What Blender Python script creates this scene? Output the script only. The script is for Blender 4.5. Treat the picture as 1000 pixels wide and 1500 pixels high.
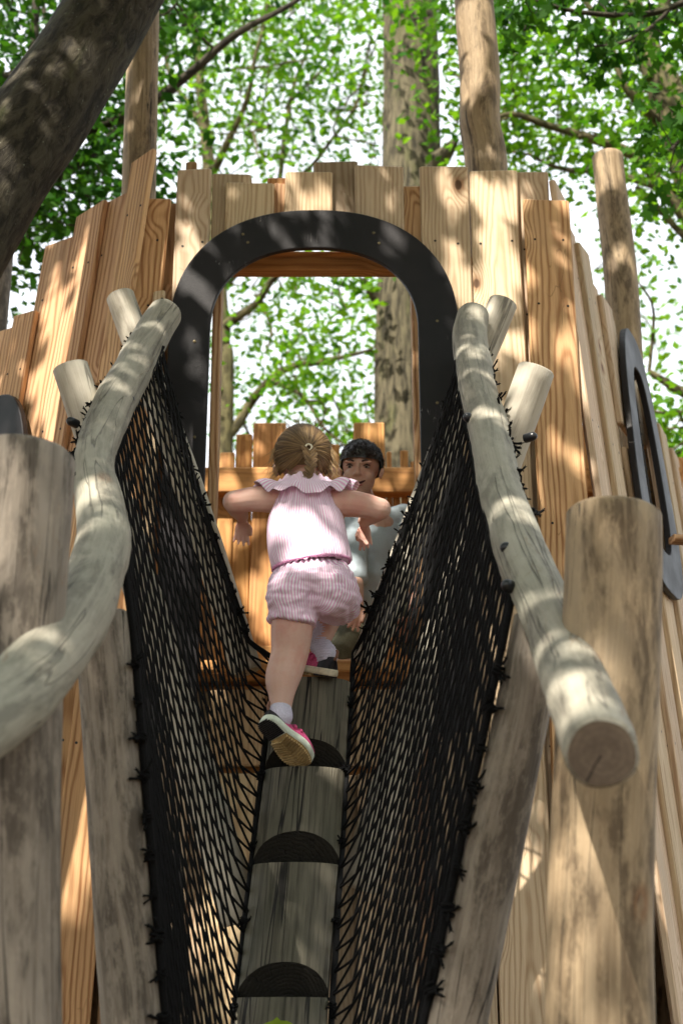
import bpy, bmesh, math, random
import numpy as np
from mathutils import Vector, Matrix, noise
R = math.radians
random.seed(7); rng = np.random.default_rng(7)
for o in list(bpy.data.objects): bpy.data.objects.remove(o)
SC = bpy.context.scene
COL = SC.collection

# ------------------------------------------------------------------ camera, sky, sun, exposure
PITCH = 20.0; CAMZ = 1.0; F = 50.0/36.0*1500.0
cam = bpy.data.cameras.new('camera'); cam_o = bpy.data.objects.new('camera', cam); COL.objects.link(cam_o)
cam_o.location = (0, 0, CAMZ); cam_o.rotation_euler = (R(90+PITCH), 0, 0)
cam.sensor_fit = 'VERTICAL'; cam.sensor_height = 36.0; cam.lens = 50.0
cam.clip_start = 0.05; cam.clip_end = 900
cam.dof.use_dof = True; cam.dof.focus_distance = 4.5; cam.dof.aperture_fstop = 3.2
SC.camera = cam_o
SUN_AZ = R(-30)          # sun stands behind the photographer, to the left
SUN_EL = R(50)
S = Vector((math.sin(SUN_AZ)*math.cos(SUN_EL), -math.cos(SUN_AZ)*math.cos(SUN_EL), math.sin(SUN_EL)))
world = bpy.data.worlds.new('World'); SC.world = world; world.use_nodes = True
wn = world.node_tree.nodes; wl = world.node_tree.links
sky = wn.new('ShaderNodeTexSky'); sky.sky_type = 'NISHITA'; sky.sun_disc = False
sky.sun_elevation = SUN_EL; sky.sun_rotation = math.atan2(S.x, S.y)
sky.air_density = 1.0; sky.dust_density = 6.0; sky.ozone_density = 1.0
bg = wn['Background']
# thin bright cloud veil over the clear sky, the same all round
veil = wn.new('ShaderNodeMix'); veil.data_type = 'RGBA'; veil.inputs[0].default_value = 0.72
wl.new(sky.outputs[0], veil.inputs[6]); veil.inputs[7].default_value = (9.5, 9.8, 10.2, 1); wl.new(veil.outputs[2], bg.inputs[0]); bg.inputs[1].default_value = 0.095
sun = bpy.data.lights.new('sun', 'SUN'); sun.energy = 5.0; sun.angle = R(0.53); sun.color = (1.0, 0.93, 0.82)
sun_o = bpy.data.objects.new('sun', sun); COL.objects.link(sun_o)
sun_o.rotation_euler = S.to_track_quat('Z', 'Y').to_euler(); sun_o.location = (0, 0, 20)
SC.view_settings.view_transform = 'Standard'; SC.view_settings.look = 'None'
SC.view_settings.exposure = 1.32; SC.view_settings.gamma = 1.0
SC.view_settings.use_curve_mapping = False
SC.cycles.max_bounces = 8; SC.cycles.transparent_max_bounces = 6; SC.cycles.use_denoising = True

# ------------------------------------------------------------------ helpers
cP, sP = math.cos(R(PITCH)), math.sin(R(PITCH))
def fw(py): return cP - (750-py)/F*sP
def W(px, py, Y):
    v = (750-py)/F; f = cP - v*sP; u = sP + v*cP
    return Vector(((px-500)/F/f*Y, Y, CAMZ + u/f*Y))
def PM(px, py, Y): return px*(Y/fw(py))/F          # a length in the photograph at a depth, in metres
def tag(o, label=None, cat=None, group=None, kind=None):
    if label: o['label'] = label
    if cat: o['category'] = cat
    if group: o['group'] = group
    if kind: o['kind'] = kind
    return o
def empty(name, loc=(0, 0, 0), label=None, cat=None, group=None, parent=None):
    o = bpy.data.objects.new(name, None); COL.objects.link(o); o.location = loc; o.empty_display_size = .1
    if parent: o.parent = parent
    bpy.context.view_layer.update()
    return tag(o, label, cat, group)
def link(name, me, parent=None, mats=()):
    o = bpy.data.objects.new(name, me); COL.objects.link(o)
    for m in mats: me.materials.append(m)
    if parent:
        o.parent = parent
        if parent.type == 'EMPTY': o.matrix_parent_inverse = Matrix.Translation(-Vector(parent.location))
    return o
class MB:
    def __init__(s): s.v = []; s.f = []; s.m = []; s.g = []; s.t = []; s.sm = []
    def add(s, vs, fs, mat=0, gc=None, tv=0.5, smooth=True):
        b = len(s.v); s.v += [tuple(p) for p in vs]
        s.g += [tuple(p) for p in (gc if gc is not None else vs)]
        s.t += (list(tv) if hasattr(tv, '__len__') else [tv]*len(vs))
        for i, f in enumerate(fs):
            s.f.append(tuple(b+k for k in f)); s.m.append(mat[i] if hasattr(mat, '__len__') else mat); s.sm.append(smooth)
        return b
    def mesh(s, name='m'):
        me = bpy.data.meshes.new(name); me.from_pydata(s.v, [], s.f)
        a = me.attributes.new('gc', 'FLOAT_VECTOR', 'POINT'); a.data.foreach_set('vector', np.array(s.g, dtype=np.float32).ravel())
        a = me.attributes.new('tv', 'FLOAT', 'POINT'); a.data.foreach_set('value', np.array(s.t, dtype=np.float32))
        me.polygons.foreach_set('material_index', np.array(s.m, dtype=np.int32))
        me.polygons.foreach_set('use_smooth', np.array(s.sm, dtype=bool))
        me.update(); return me
    def build(s, name, mats, parent=None):
        return link(name, s.mesh(name), parent, mats if isinstance(mats, (list, tuple)) else [mats])
def catmull(P, n):
    """P: list of Vectors of any size; returns n samples along a Catmull-Rom curve"""
    P = np.array(P, float); m = len(P)
    if m == 2: return [P[0]+(P[1]-P[0])*t for t in np.linspace(0, 1, n)]
    Q = np.vstack([2*P[0]-P[1], P, 2*P[-1]-P[-2]]); out = []
    for t in np.linspace(0, m-1, n):
        i = min(int(t), m-2); x = t-i; a, b, c, d = Q[i:i+4]
        out.append(.5*((2*b)+(-a+c)*x+(2*a-5*b+4*c-d)*x*x+(-a+3*b-3*c+d)*x**3))
    return out
def frames(pts):
    T = []
    for i in range(len(pts)):
        a = pts[max(i-1, 0)]; b = pts[min(i+1, len(pts)-1)]
        d = Vector(b)-Vector(a); T.append(d.normalized() if d.length > 1e-9 else Vector((0, 0, 1)))
    n = T[0].orthogonal().normalized(); N = []
    for t in T:
        n = n - t*n.dot(t); n.normalize(); N.append(n.copy())
    return T, N
def tube(mb, pts, radii, seg=12, mat=0, capmat=None, bump=0.0, bfreq=3.0, tv=0.5, seed=0.0, bevel=True, round_end=False, smooth=True, lump=None):
    pts = [Vector(p) for p in pts]; n = len(pts)
    if not hasattr(radii, '__len__'): radii = [radii]*n
    T, N = frames(pts); vs = []; g = []; L = 0.0
    rows = []
    for i in range(n):
        if i: L += (pts[i]-pts[i-1]).length
        rows.append((pts[i], radii[i], L, T[i], N[i]))
    if bevel and capmat is not None:
        for end in (0, -1):
            p, r, l, t, nn = rows[end]; d = .10*r*(1 if end == 0 else -1)
            if end == 0: rows[0] = (p, r*.90, l, t, nn); rows.insert(1, (p+t*d, r, l+d, t, nn))
            else: rows[-1] = (p, r*.90, l, t, nn); rows.insert(-1, (p+t*d, r, l+d, t, nn))
    for (p, r, l, t, nn) in rows:
        bi = t.cross(nn)
        for k in range(seg):
            a = 2*math.pi*k/seg; d = nn*math.cos(a)+bi*math.sin(a); rr = r
            if bump:
                q = Vector((math.cos(a)*.6, math.sin(a)*.6, l*bfreq+seed))
                rr = r*(1+bump*(noise.noise(q)+.45*noise.noise(q*2.7+Vector((3, 1, 7)))))
            vs.append(p+d*rr); g.append((rr*math.cos(a), rr*math.sin(a), l))
    fs = []
    for i in range(len(rows)-1):
        for k in range(seg):
            a = i*seg+k; b = i*seg+(k+1) % seg
            fs.append((a, b, b+seg, a+seg))
    mb.add(vs, fs, mat, g, tv, smooth)
    cm = mat if capmat is None else capmat
    e = (len(rows)-1)*seg
    mb.add(vs[:seg], [tuple(reversed(range(seg)))], cm, g[:seg], tv, False)
    mb.add(vs[e:], [tuple(range(seg))], cm, g[e:], tv, False)
def np_mesh(name, V, k, tv, mats, parent=None, smooth=True):
    """V: (n,k,3) polygons of k corners that share nothing"""
    n = V.shape[0]; me = bpy.data.meshes.new(name)
    me.vertices.add(n*k); me.vertices.foreach_set('co', V.astype(np.float32).ravel())
    me.loops.add(n*k); me.loops.foreach_set('vertex_index', np.arange(n*k, dtype=np.int32))
    me.polygons.add(n); me.polygons.foreach_set('loop_start', np.arange(0, n*k, k, dtype=np.int32))
    a = me.attributes.new('tv', 'FLOAT', 'POINT'); a.data.foreach_set('value', np.repeat(tv, k).astype(np.float32))
    me.update(calc_edges=True); me.validate()
    return link(name, me, parent, mats)

# ------------------------------------------------------------------ materials
class NT:
    def __init__(s, name):
        s.m = bpy.data.materials.new(name); s.m.use_nodes = True; s.t = s.m.node_tree; s.n = s.t.nodes; s.l = s.t.links
        s.b = s.n['Principled BSDF']; s.out = s.n['Material Output']
    def N(s, typ, **kw):
        n = s.n.new(typ)
        for k, v in kw.items(): setattr(n, k, v)
        return n
    def L(s, a, b): s.l.new(a, b)
    def val(s, sock, x):
        if isinstance(x, bpy.types.NodeSocket): s.L(x, sock)
        else: sock.default_value = x
    def math(s, op, a, b=None, c=None, clamp=False):
        n = s.N('ShaderNodeMath', operation=op, use_clamp=clamp); s.val(n.inputs[0], a)
        if b is not None: s.val(n.inputs[1], b)
        if c is not None: s.val(n.inputs[2], c)
        return n.outputs[0]
    def vmath(s, op, a, b=None):
        n = s.N('ShaderNodeVectorMath', operation=op); s.val(n.inputs[0], a)
        if b is not None: s.val(n.inputs[1], b)
        return n.outputs[0] if op not in ('LENGTH', 'DOT_PRODUCT') else n.outputs['Value']
    def noise(s, vec, scale, detail=3, rough=.55, dist=0):
        n = s.N('ShaderNodeTexNoise'); s.L(vec, n.inputs['Vector']); n.inputs['Scale'].default_value = scale
        n.inputs['Detail'].default_value = detail; n.inputs['Roughness'].default_value = rough; n.inputs['Distortion'].default_value = dist
        return n.outputs['Fac']
    def ramp(s, x, a, b, lo=0.0, hi=1.0):
        n = s.N('ShaderNodeMapRange', interpolation_type='SMOOTHSTEP'); s.val(n.inputs[0], x)
        n.inputs[1].default_value = a; n.inputs[2].default_value = b; n.inputs[3].default_value = lo; n.inputs[4].default_value = hi
        return n.outputs[0]
    def mix(s, f, a, b, mode='MIX'):
        n = s.N('ShaderNodeMix', data_type='RGBA', blend_type=mode); s.val(n.inputs[0], f)
        for i, x in ((6, a), (7, b)):
            if isinstance(x, bpy.types.NodeSocket): s.L(x, n.inputs[i])
            else: n.inputs[i].default_value = (*x, 1) if len(x) == 3 else x
        return n.outputs[2]
    def bump(s, h, strength, dist=.004):
        n = s.N('ShaderNodeBump'); n.inputs['Strength'].default_value = strength; n.inputs['Distance'].default_value = dist
        s.L(h, n.inputs['Height']); s.L(n.outputs[0], s.b.inputs['Normal'])
    def attr(s, name, out='Vector'):
        n = s.N('ShaderNodeAttribute', attribute_name=name); return n.outputs[out]
def wood(name, base, dark, pitch=.012, ringamt=.55, fine=.5, knots=0.0, rough=.7, crack=0.0, stain=(.3, .27, .22), stainamt=.2, bumps=.35, taper=.02, pith=(.02, .045), grime=0.0, blotch=0.0):
    t = NT(name); gc = t.attr('gc'); oi = t.N('ShaderNodeObjectInfo')
    rnd = oi.outputs['Random']
    cb = t.N('ShaderNodeCombineXYZ')
    t.L(t.math('MULTIPLY_ADD', rnd, pith[0]*4, -pith[0]*2), cb.inputs[0])
    t.L(t.math('MULTIPLY_ADD', t.math('FRACT', t.math('MULTIPLY', rnd, 13.7)), pith[1], pith[1]*.4), cb.inputs[1])
    t.L(t.math('MULTIPLY', rnd, 61.0), cb.inputs[2])
    p = t.vmath('ADD', gc, cb.outputs[0])
    warp = t.noise(t.vmath('MULTIPLY', p, (5, 5, 1.3)), 1.0, 3)
    warp2 = t.noise(t.vmath('MULTIPLY', p, (14, 14, 2.6)), 1.0, 2)
    sep = t.N('ShaderNodeSeparateXYZ'); t.L(p, sep.inputs[0])
    fl = t.N('ShaderNodeCombineXYZ'); t.L(sep.outputs[0], fl.inputs[0]); t.L(sep.outputs[1], fl.inputs[1])
    r = t.vmath('LENGTH', fl.outputs[0])
    r = t.math('ADD', r, t.math('MULTIPLY', warp, .055)); r = t.math('ADD', r, t.math('MULTIPLY', warp2, .012))
    r = t.math('ADD', r, t.math('MULTIPLY', sep.outputs[2], taper))
    # knots bend the rings
    vo = t.N('ShaderNodeTexVoronoi'); t.L(t.vmath('MULTIPLY', p, (7.0, 0.0, 4.2)), vo.inputs['Vector']); vo.inputs['Scale'].default_value = 1.0
    kd = vo.outputs['Distance']
    sepc = t.N('ShaderNodeSeparateColor'); t.L(vo.outputs['Color'], sepc.inputs[0])
    on = t.math('LESS_THAN', sepc.outputs[0], knots)
    near = t.math('MULTIPLY', t.ramp(kd, .04, .50, 1, 0), on)
    r = t.math('ADD', r, t.math('MULTIPLY', near, .045))
    s_ = t.math('SINE', t.math('MULTIPLY', r, 2*math.pi/pitch))
    rings = t.math('POWER', t.math('MULTIPLY_ADD', s_, .5, .5), 2.2)
    fg = t.noise(t.vmath('MULTIPLY', p, (150, 150, 5)), 1.0, 4, .65)
    fg2 = t.noise(t.vmath('MULTIPLY', p, (38, 38, 1.1)), 1.0, 3, .6)
    f = t.math('ADD', t.math('MULTIPLY', rings, ringamt), t.math('MULTIPLY', t.ramp(fg, .42, .75), fine*.6))
    f = t.math('ADD', f, t.math('MULTIPLY', t.ramp(fg2, .48, .75), fine*.55), clamp=True)
    c = t.mix(f, base, dark)
    st = t.ramp(t.noise(t.vmath('MULTIPLY', p, (4, 4, 1.6)), 1.0, 4, .6), .46, .72)
    c = t.mix(t.math('MULTIPLY', st, stainamt), c, stain)
    c = t.mix(1.0, c, oi.outputs['Color'], 'MULTIPLY')
    if knots:
        k = t.math('MULTIPLY', t.ramp(kd, .075, .115, 1, 0), on)
        halo = t.math('MULTIPLY', t.ramp(kd, .09, .24, .6, 0), on)
        c = t.mix(halo, c, (.26, .105, .035)); c = t.mix(t.math('MULTIPLY', k, .85), c, (.07, .03, .013))
        # blue stain / bark beetle scratches
        sc = t.noise(t.vmath('MULTIPLY', p, (17, 17, 3.3)), 1.0, 2, .5, .8)
        line = t.math('MULTIPLY', t.ramp(t.math('ABSOLUTE', t.math('SUBTRACT', sc, .5)), .004, .012, 1, 0), t.ramp(warp, .55, .62))
        c = t.mix(t.math('MULTIPLY', line, .5), c, (.2, .11, .05))
    hh = t.math('SUBTRACT', 1.0, f)
    if crack:
        cn = t.noise(t.vmath('MULTIPLY', p, (22, 22, .75)), 1.0, 2, .4, .3)
        cr = t.math('MULTIPLY', t.ramp(t.math('ABSOLUTE', t.math('SUBTRACT', cn, .5)), .004, .013, 1, 0), t.ramp(warp, .43, .50))
        c = t.mix(t.math('MULTIPLY', cr, crack), c, (.012, .01, .008))
        hh = t.math('SUBTRACT', hh, t.math('MULTIPLY', cr, 3.0))
    if blotch:
        b1 = t.ramp(t.noise(t.vmath('MULTIPLY', p, (12, 12, 2.4)), 1.0, 6, .68, .8), .46, .60); b2 = t.ramp(t.noise(t.vmath('MULTIPLY', p, (30, 30, 12)), 1.0, 5, .75), .47, .62)
        c = t.mix(t.math('MULTIPLY', b1, blotch), c, tuple(x*.42 for x in dark)); c = t.mix(t.math('MULTIPLY', b2, blotch*.6), c, tuple(min(1, x*1.25) for x in base))
    if grime:
        gn = t.ramp(t.noise(t.vmath('MULTIPLY', p, (11, 11, 5)), 1.0, 5, .7), .5, .68)
        c = t.mix(t.math('MULTIPLY', gn, grime), c, (.06, .062, .035))
    t.L(c, t.b.inputs['Base Color']); t.b.inputs['Roughness'].default_value = rough; t.b.inputs['Specular IOR Level'].default_value = .3
    t.bump(hh, bumps, .003)
    return t.m
def plain(name, col, rough=.6, nscale=30, namt=.12, spec=.4, bumps=.0, bscale=60, metal=0, coord='Object'):
    t = NT(name); tc = t.N('ShaderNodeTexCoord'); v = tc.outputs[coord]
    n = t.noise(v, nscale, 4, .6)
    c = t.mix(t.ramp(n, .3, .7), tuple(x*(1-namt) for x in col), tuple(min(1, x*(1+namt)) for x in col))
    t.L(c, t.b.inputs['Base Color']); t.b.inputs['Roughness'].default_value = rough; t.b.inputs['Specular IOR Level'].default_value = spec
    t.b.inputs['Metallic'].default_value = metal
    if bumps: t.bump(t.noise(v, bscale, 4, .6), bumps, .003)
    return t.m
def leafmat(name, c1, c2, trans=.45):
    t = NT(name); f = t.attr('tv', 'Fac'); c = t.mix(f, c1, c2)
    t.L(c, t.b.inputs['Base Color']); t.b.inputs['Roughness'].default_value = .6; t.b.inputs['Specular IOR Level'].default_value = .1
    tr = t.N('ShaderNodeBsdfTranslucent'); tc = t.mix(f, tuple(min(1, x*k) for x, k in zip(c1, (1.6, 1.5, .8))), tuple(min(1, x*k) for x, k in zip(c2, (1.6, 1.5, .8))))
    t.L(tc, tr.inputs[0]); mx = t.N('ShaderNodeMixShader'); mx.inputs[0].default_value = trans
    t.L(t.b.outputs[0], mx.inputs[1]); t.L(tr.outputs[0], mx.inputs[2]); t.L(mx.outputs[0], t.out.inputs[0])
    return t.m
def barkmat(name, c1, c2, sc=(30, 30, 5), moss=0.0, strength=.8):
    t = NT(name); gc = t.attr('gc')
    n = t.noise(t.vmath('MULTIPLY', gc, sc), 1.0, 5, .65, .5)
    big = t.noise(t.vmath('MULTIPLY', gc, (5, 5, 2)), 1.0, 4, .6)
    ridge = t.ramp(n, .36, .62)
    c = t.mix(ridge, c1, c2); c = t.mix(t.ramp(big, .5, .7, 0, moss), c, (.10, .11, .035))
    fl = t.noise(t.vmath('MULTIPLY', gc, (70, 70, 50)), 1.0, 2, .5)
    c = t.mix(t.ramp(fl, .69, .75, 0, .6), c, (.16, .17, .13))
    t.L(c, t.b.inputs['Base Color']); t.b.inputs['Roughness'].default_value = .9; t.b.inputs['Specular IOR Level'].default_value = .2
    t.bump(n, strength, .02)
    return t.m
def endgrain(name, c1, c2):
    t = NT(name); gc = t.attr('gc'); sp = t.N('ShaderNodeSeparateXYZ'); t.L(gc, sp.inputs[0])
    fl = t.N('ShaderNodeCombineXYZ'); t.L(sp.outputs[0], fl.inputs[0]); t.L(sp.outputs[1], fl.inputs[1])
    r = t.math('ADD', t.vmath('LENGTH', fl.outputs[0]), t.math('MULTIPLY', t.noise(gc, 9, 3), .02))
    s_ = t.math('MULTIPLY_ADD', t.math('SINE', t.math('MULTIPLY', r, 520)), .5, .5)
    n = t.noise(gc, 28, 5, .7)
    c = t.mix(t.math('MULTIPLY', s_, .35), t.mix(t.ramp(n, .35, .7), c1, c2), tuple(x*.55 for x in c1))
    # a drying crack from the heart outwards
    ck = t.math('ADD', t.math('MULTIPLY', sp.outputs[0], .9), t.math('MULTIPLY', sp.outputs[1], .42))
    ck = t.math('ABSOLUTE', t.math('ADD', ck, t.math('MULTIPLY_ADD', t.noise(gc, 30, 2), .012, -.006)))
    side = t.math('SUBTRACT', t.math('MULTIPLY', sp.outputs[1], .9), t.math('MULTIPLY', sp.outputs[0], .42))
    cm = t.math('MULTIPLY', t.ramp(ck, .0008, .0028, 1, 0), t.math('GREATER_THAN', side, 0.004))
    c = t.mix(cm, c, (.02, .015, .012))
    t.L(c, t.b.inputs['Base Color']); t.b.inputs['Roughness'].default_value = .85
    t.bump(n, .4, .004); return t.m
M = {}
M['larch'] = wood('larch_boards', (.56, .345, .185), (.255, .115, .045), pitch=.017, ringamt=.75, knots=.36, stain=(.36, .245, .15), stainamt=.45, bumps=.5)
M['pale'] = wood('pale_boards', (.58, .445, .30), (.34, .215, .12), pitch=.015, ringamt=.6, knots=.36, stain=(.36, .29, .21), stainamt=.5, bumps=.5)
M['inner'] = wood('inner_boards', (.56, .285, .10), (.31, .125, .036), pitch=.017, ringamt=.6, knots=.3, stainamt=.1)
M['rail'] = wood('peeled_rail_wood', (.33, .305, .245), (.15, .132, .10), pitch=.03, ringamt=.15, fine=.5, crack=.55, stain=(.27, .28, .22), stainamt=.5, bumps=.6, knots=.16, grime=.2, blotch=.45)
M['pole'] = wood('peeled_pole_wood', (.26, .22, .175), (.12, .092, .068), pitch=.03, ringamt=.3, fine=.8, crack=.9, stain=(.22, .20, .175), stainamt=.5, bumps=.6, knots=.10, blotch=.75)
M['polep'] = wood('bleached_pole_wood', (.46, .42, .345), (.27, .235, .185), pitch=.03, ringamt=.2, fine=.6, crack=.6, stain=(.36, .35, .31), stainamt=.5, bumps=.35, knots=.05, blotch=.35)
M['mast'] = wood('peeled_mast_wood', (.33, .245, .15), (.155, .10, .053), pitch=.03, ringamt=.3, fine=.8, crack=.9, stain=(.27, .22, .16), stainamt=.5, bumps=.6, knots=.12, blotch=.75)
M['step'] = wood('weathered_step_wood', (.155, .138, .105), (.034, .029, .021), pitch=.02, ringamt=.3, fine=1.1, crack=1.0, stain=(.055, .058, .038), stainamt=.6, bumps=.7, knots=.0, grime=.2)
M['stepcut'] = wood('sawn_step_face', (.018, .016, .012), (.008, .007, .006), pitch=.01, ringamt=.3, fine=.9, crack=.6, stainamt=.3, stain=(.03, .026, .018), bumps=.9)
M['end'] = endgrain('end_grain', (.17, .13, .095), (.10, .075, .055))
M['endpale'] = endgrain('pale_end_grain', (.42, .34, .24), (.33, .26, .18))
M['screw'] = plain('screw_head', (.03, .026, .022), .45, metal=.6)
M['rope'] = plain('black_net_rope', (.006, .006, .0065), .9, nscale=400, namt=.5, bumps=.6, bscale=700, spec=.15)
M['cap'] = plain('black_plastic_cap', (.014, .015, .018), .28, namt=.1)
M['wire'] = plain('steel_wire', (.03, .028, .026), .5, metal=.5)
def archmat():
    t = NT('black_board'); tc = t.N('ShaderNodeTexCoord'); v = tc.outputs['Object']
    n = t.noise(v, 5, 5, .6); f = t.noise(v, 260, 2, .5)
    c = t.mix(t.ramp(n, .35, .7), (.008, .0065, .008), (.014, .0115, .013))
    sc = t.noise(t.vmath('MULTIPLY', v, (40, 40, 5)), 1.0, 2, .5, .6)
    ln = t.math('MULTIPLY', t.ramp(t.math('ABSOLUTE', t.math('SUBTRACT', sc, .5)), .0015, .004, 1, 0), t.ramp(t.noise(v, 6, 2), .63, .67))
    c = t.mix(t.math('MULTIPLY', ln, .7), c, (.5, .48, .48))
    t.L(c, t.b.inputs['Base Color']); t.L(t.ramp(n, .3, .7, .42, .56), t.b.inputs['Roughness']); t.b.inputs['Specular IOR Level'].default_value = .28
    t.bump(f, .25, .002); return t.m
M['arch'] = archmat()
def groundmat():
    t = NT('bark_mulch'); tc = t.N('ShaderNodeTexCoord'); v = tc.outputs['Object']
    vo = t.N('ShaderNodeTexVoronoi'); t.L(t.vmath('MULTIPLY', v, (22, 40, 22)), vo.inputs['Vector'])
    sp = t.N('ShaderNodeSeparateColor'); t.L(vo.outputs['Color'], sp.inputs[0])
    c = t.mix(sp.outputs[0], (.16, .10, .055), (.36, .25, .15)); n = t.noise(v, 1.2, 4)
    c = t.mix(t.ramp(n, .5, .7, 0, .5), c, (.10, .13, .04))
    t.L(c, t.b.inputs['Base Color']); t.b.inputs['Roughness'].default_value = .95; t.bump(vo.outputs['Distance'], .8, .03); return t.m
M['ground'] = groundmat()
M['bark'] = barkmat('dark_bark', (.016, .013, .009), (.055, .047, .032), (26, 26, 9), moss=.35)
M['bark2'] = barkmat('grey_ridged_bark', (.022, .019, .012), (.11, .094, .058), (26, 26, 3.5), moss=.45)
M['bark3'] = barkmat('sunny_bark', (.028, .024, .012), (.12, .105, .05), (14, 14, 5), moss=.4, strength=.4)
M['leaf'] = leafmat('leaf_mid', (.018, .080, .005), (.095, .22, .012))
M['leafb'] = leafmat('leaf_bright', (.020, .092, .005), (.125, .27, .014), .5)
M['leafd'] = leafmat('leaf_dark', (.008, .044, .005), (.038, .115, .009), .4)

# ------------------------------------------------------------------ ground
g = MB(); N_ = 40; ext = 400
vs = []; fs = []
for i in range(N_+1):
    for j in range(N_+1):
        u = (i/N_*2-1); v = (j/N_*2-1); x = ext*u*abs(u)**1.6; y = 4+ext*v*abs(v)**1.6
        near = min(1, max(0, (math.hypot(x, y-4)-6)/10))
        vs.append((x, y, near*.35*noise.noise(Vector((x*.08, y*.08, 0)))-near*.05))
for i in range(N_):
    for j in range(N_):
        a = i*(N_+1)+j; fs.append((a, a+N_+1, a+N_+2, a+1))
g.add(vs, fs); tag(g.build('ground', M['ground']), 'brown bark mulch ground under the climbing tower', 'ground', kind='structure')

# ------------------------------------------------------------------ tower
ZP = W(460, 975, 4.70).z            # platform height
YF = 4.75                            # face of the front boards
tower = empty('wooden_tower', (0, 5.5, 0), 'tall wooden play tower of upright rough boards with black arched doorway', 'play tower')
XC = W(460, 480, 4.70).x
ZS = W(460, 485, 4.70).z
AO = (PM(212, 480, 4.70), W(460, 309, 4.70).z-ZS); AI = (PM(152, 480, 4.70), W(460, 365, 4.70).z-ZS)
ZB = W(460, 1073, 4.70).z
def supe(a, b, n, ang):
    c, s = math.cos(ang), math.sin(ang)
    return a*math.copysign(abs(c)**(2/n), c), b*math.copysign(abs(s)**(2/n), s)
def plank(origin, ux, uy, w, th, z0, z1, mat, name='plank', tint=1.0, skew=(0, 0), lean=(0, 0), bot=None, topcut=0.0, screws=(), parent=tower, warm=0.0):
    """board: width along ux, thickness along uy (towards the outside = -uy), z0..z1; lean=(along ux, along uy) per metre of height"""
    mb = MB(); n = max(2, int((z1-z0)/.22)+1); c = .005; sd = random.random()*100
    prof = [(-w/2+c, -th/2), (w/2-c, -th/2), (w/2, -th/2+c), (w/2, th/2-c), (w/2-c, th/2), (-w/2+c, th/2), (-w/2, th/2-c), (-w/2, -th/2+c)]
    vs = []; gcs = []
    bl, br = bot if bot else (z0, z0)
    zs = [None]+list(np.linspace(z0, z1, n)); zs[0] = z0
    rows = []
    for i in range(n):
        f = i/(n-1)
        rows.append((f, 1.0))
    rows = [(0, .0)]+rows+[(1, .0)]
    for (f, full) in rows:
        for (a, b) in prof:
            sx = a/(w/2)
            lo = bl+(br-bl)*(sx*.5+.5); hi = z1+topcut*sx
            z = lo+(hi-lo)*f; aa, bb = a, b
            if not full: aa *= 1-2*c/w; bb *= 1-2*c/th
            else: z += (c if f == 0 else -c if f == 1 else 0)
            wob = .005*noise.noise(Vector((sd+(.0 if a < 0 else 9.0), z*1.7, 0)))+.002*noise.noise(Vector((sd+(.0 if a < 0 else 9.0), z*9, 0)))
            aa += wob
            h = z-(CAMZ+2.3)
            p = Vector(origin)+Vector(ux)*(aa+lean[0]*h)+Vector(uy)*(bb+lean[1]*h); p.z = z
            vs.append(p); gcs.append((aa, bb, z))
    fs = []; nr = len(rows)
    for i in range(nr-1):
        for k in range(8):
            a = i*8+k; b = i*8+(k+1) % 8; fs.append((a, b, b+8, a+8))
    fs.append(tuple(reversed(range(8)))); fs.append(tuple(range((nr-1)*8, nr*8)))
    mb.add(vs, fs, 0, gcs, .5, False)
    for sz in screws:
        for sx in (-.28, .28):
            if not (z0+.03 < sz < z1-.03): continue
            sx2 = sx+random.uniform(-.06, .06); z = sz+random.uniform(-.015, .015); h = z-(CAMZ+2.3)
            q = Vector(origin)+Vector(ux)*(sx2*w+lean[0]*h)+Vector(uy)*(-th/2-.0012+lean[1]*h); q.z = z
            ring = [q+Vector(ux)*(.0052*math.cos(k*math.pi/3))+Vector((0, 0, .0052*math.sin(k*math.pi/3))) for k in range(6)]
            mb.add(ring, [tuple(range(6))], 1, None, .5, False)
    o = mb.build(name, [mat, M['screw']], parent)
    r_ = random.uniform(-.09, .09); k = tint*(1+r_)
    o.color = (k, k*(1-.05*warm+random.uniform(-.03, .03)), k*(1-.16*warm+random.uniform(-.05, .05)), 1)
    return o
ux0, uy0 = (1, 0, 0), (0, 1, 0)
def front(x0, x1, yt, lay, mat='larch', tint=1.0, ymeas=None, lean=0.0, warm=0.0, cut=None):
    """front board from photograph measures: lay 0 = face, >0 set back, <0 proud"""
    Y = YF+lay; ym = ymeas or yt
    X0, X1 = W(x0, ym, Y).x, W(x1, ym, Y).x; zt = W(0, yt, Y).z
    w = X1-X0-.003; xc = (X0+X1)/2
    hw = (AO[0]+AI[0])/2; zz = lambda x: ZS+(AO[1]+AI[1])/2*math.sqrt(max(0, 1-((x-XC)/hw)**2))
    scr = (ZS+.40, ZS+.12, ZS-.75, ZP-.25, 1.0)
    xin0, xin1 = XC-AI[0]-.03, XC+AI[0]+.03
    top = random.uniform(-.004, .004)
    org = (xc, Y+.0125, 0)
    if X0 >= xin0 and X1 <= xin1:
        plank(org, ux0, uy0, w, .026, min(zz(X0), zz(X1)), zt, M[mat], tint=tint, bot=(zz(X0), zz(X1)), topcut=top, screws=scr[:1], lean=(lean, 0), warm=warm)
        zsplit = W(0, 1127, YF).z
        plank(org, ux0, uy0, w, .026, zsplit+.012, ZP-.07, M[mat], tint=tint*.95, screws=scr[3:4], warm=warm+.5)
        plank((xc, Y+.0125+random.uniform(0, .012), 0), ux0, uy0, w, .026, 0.02, zsplit-.012, M[mat], tint=tint*.95, screws=scr[4:], warm=warm)
    else:
        plank(org, ux0, uy0, w, .026, 0.02, zt, M[mat], tint=tint, topcut=top, screws=scr, lean=(lean, 0), warm=warm)
P_, I_ = -.028, .028
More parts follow.
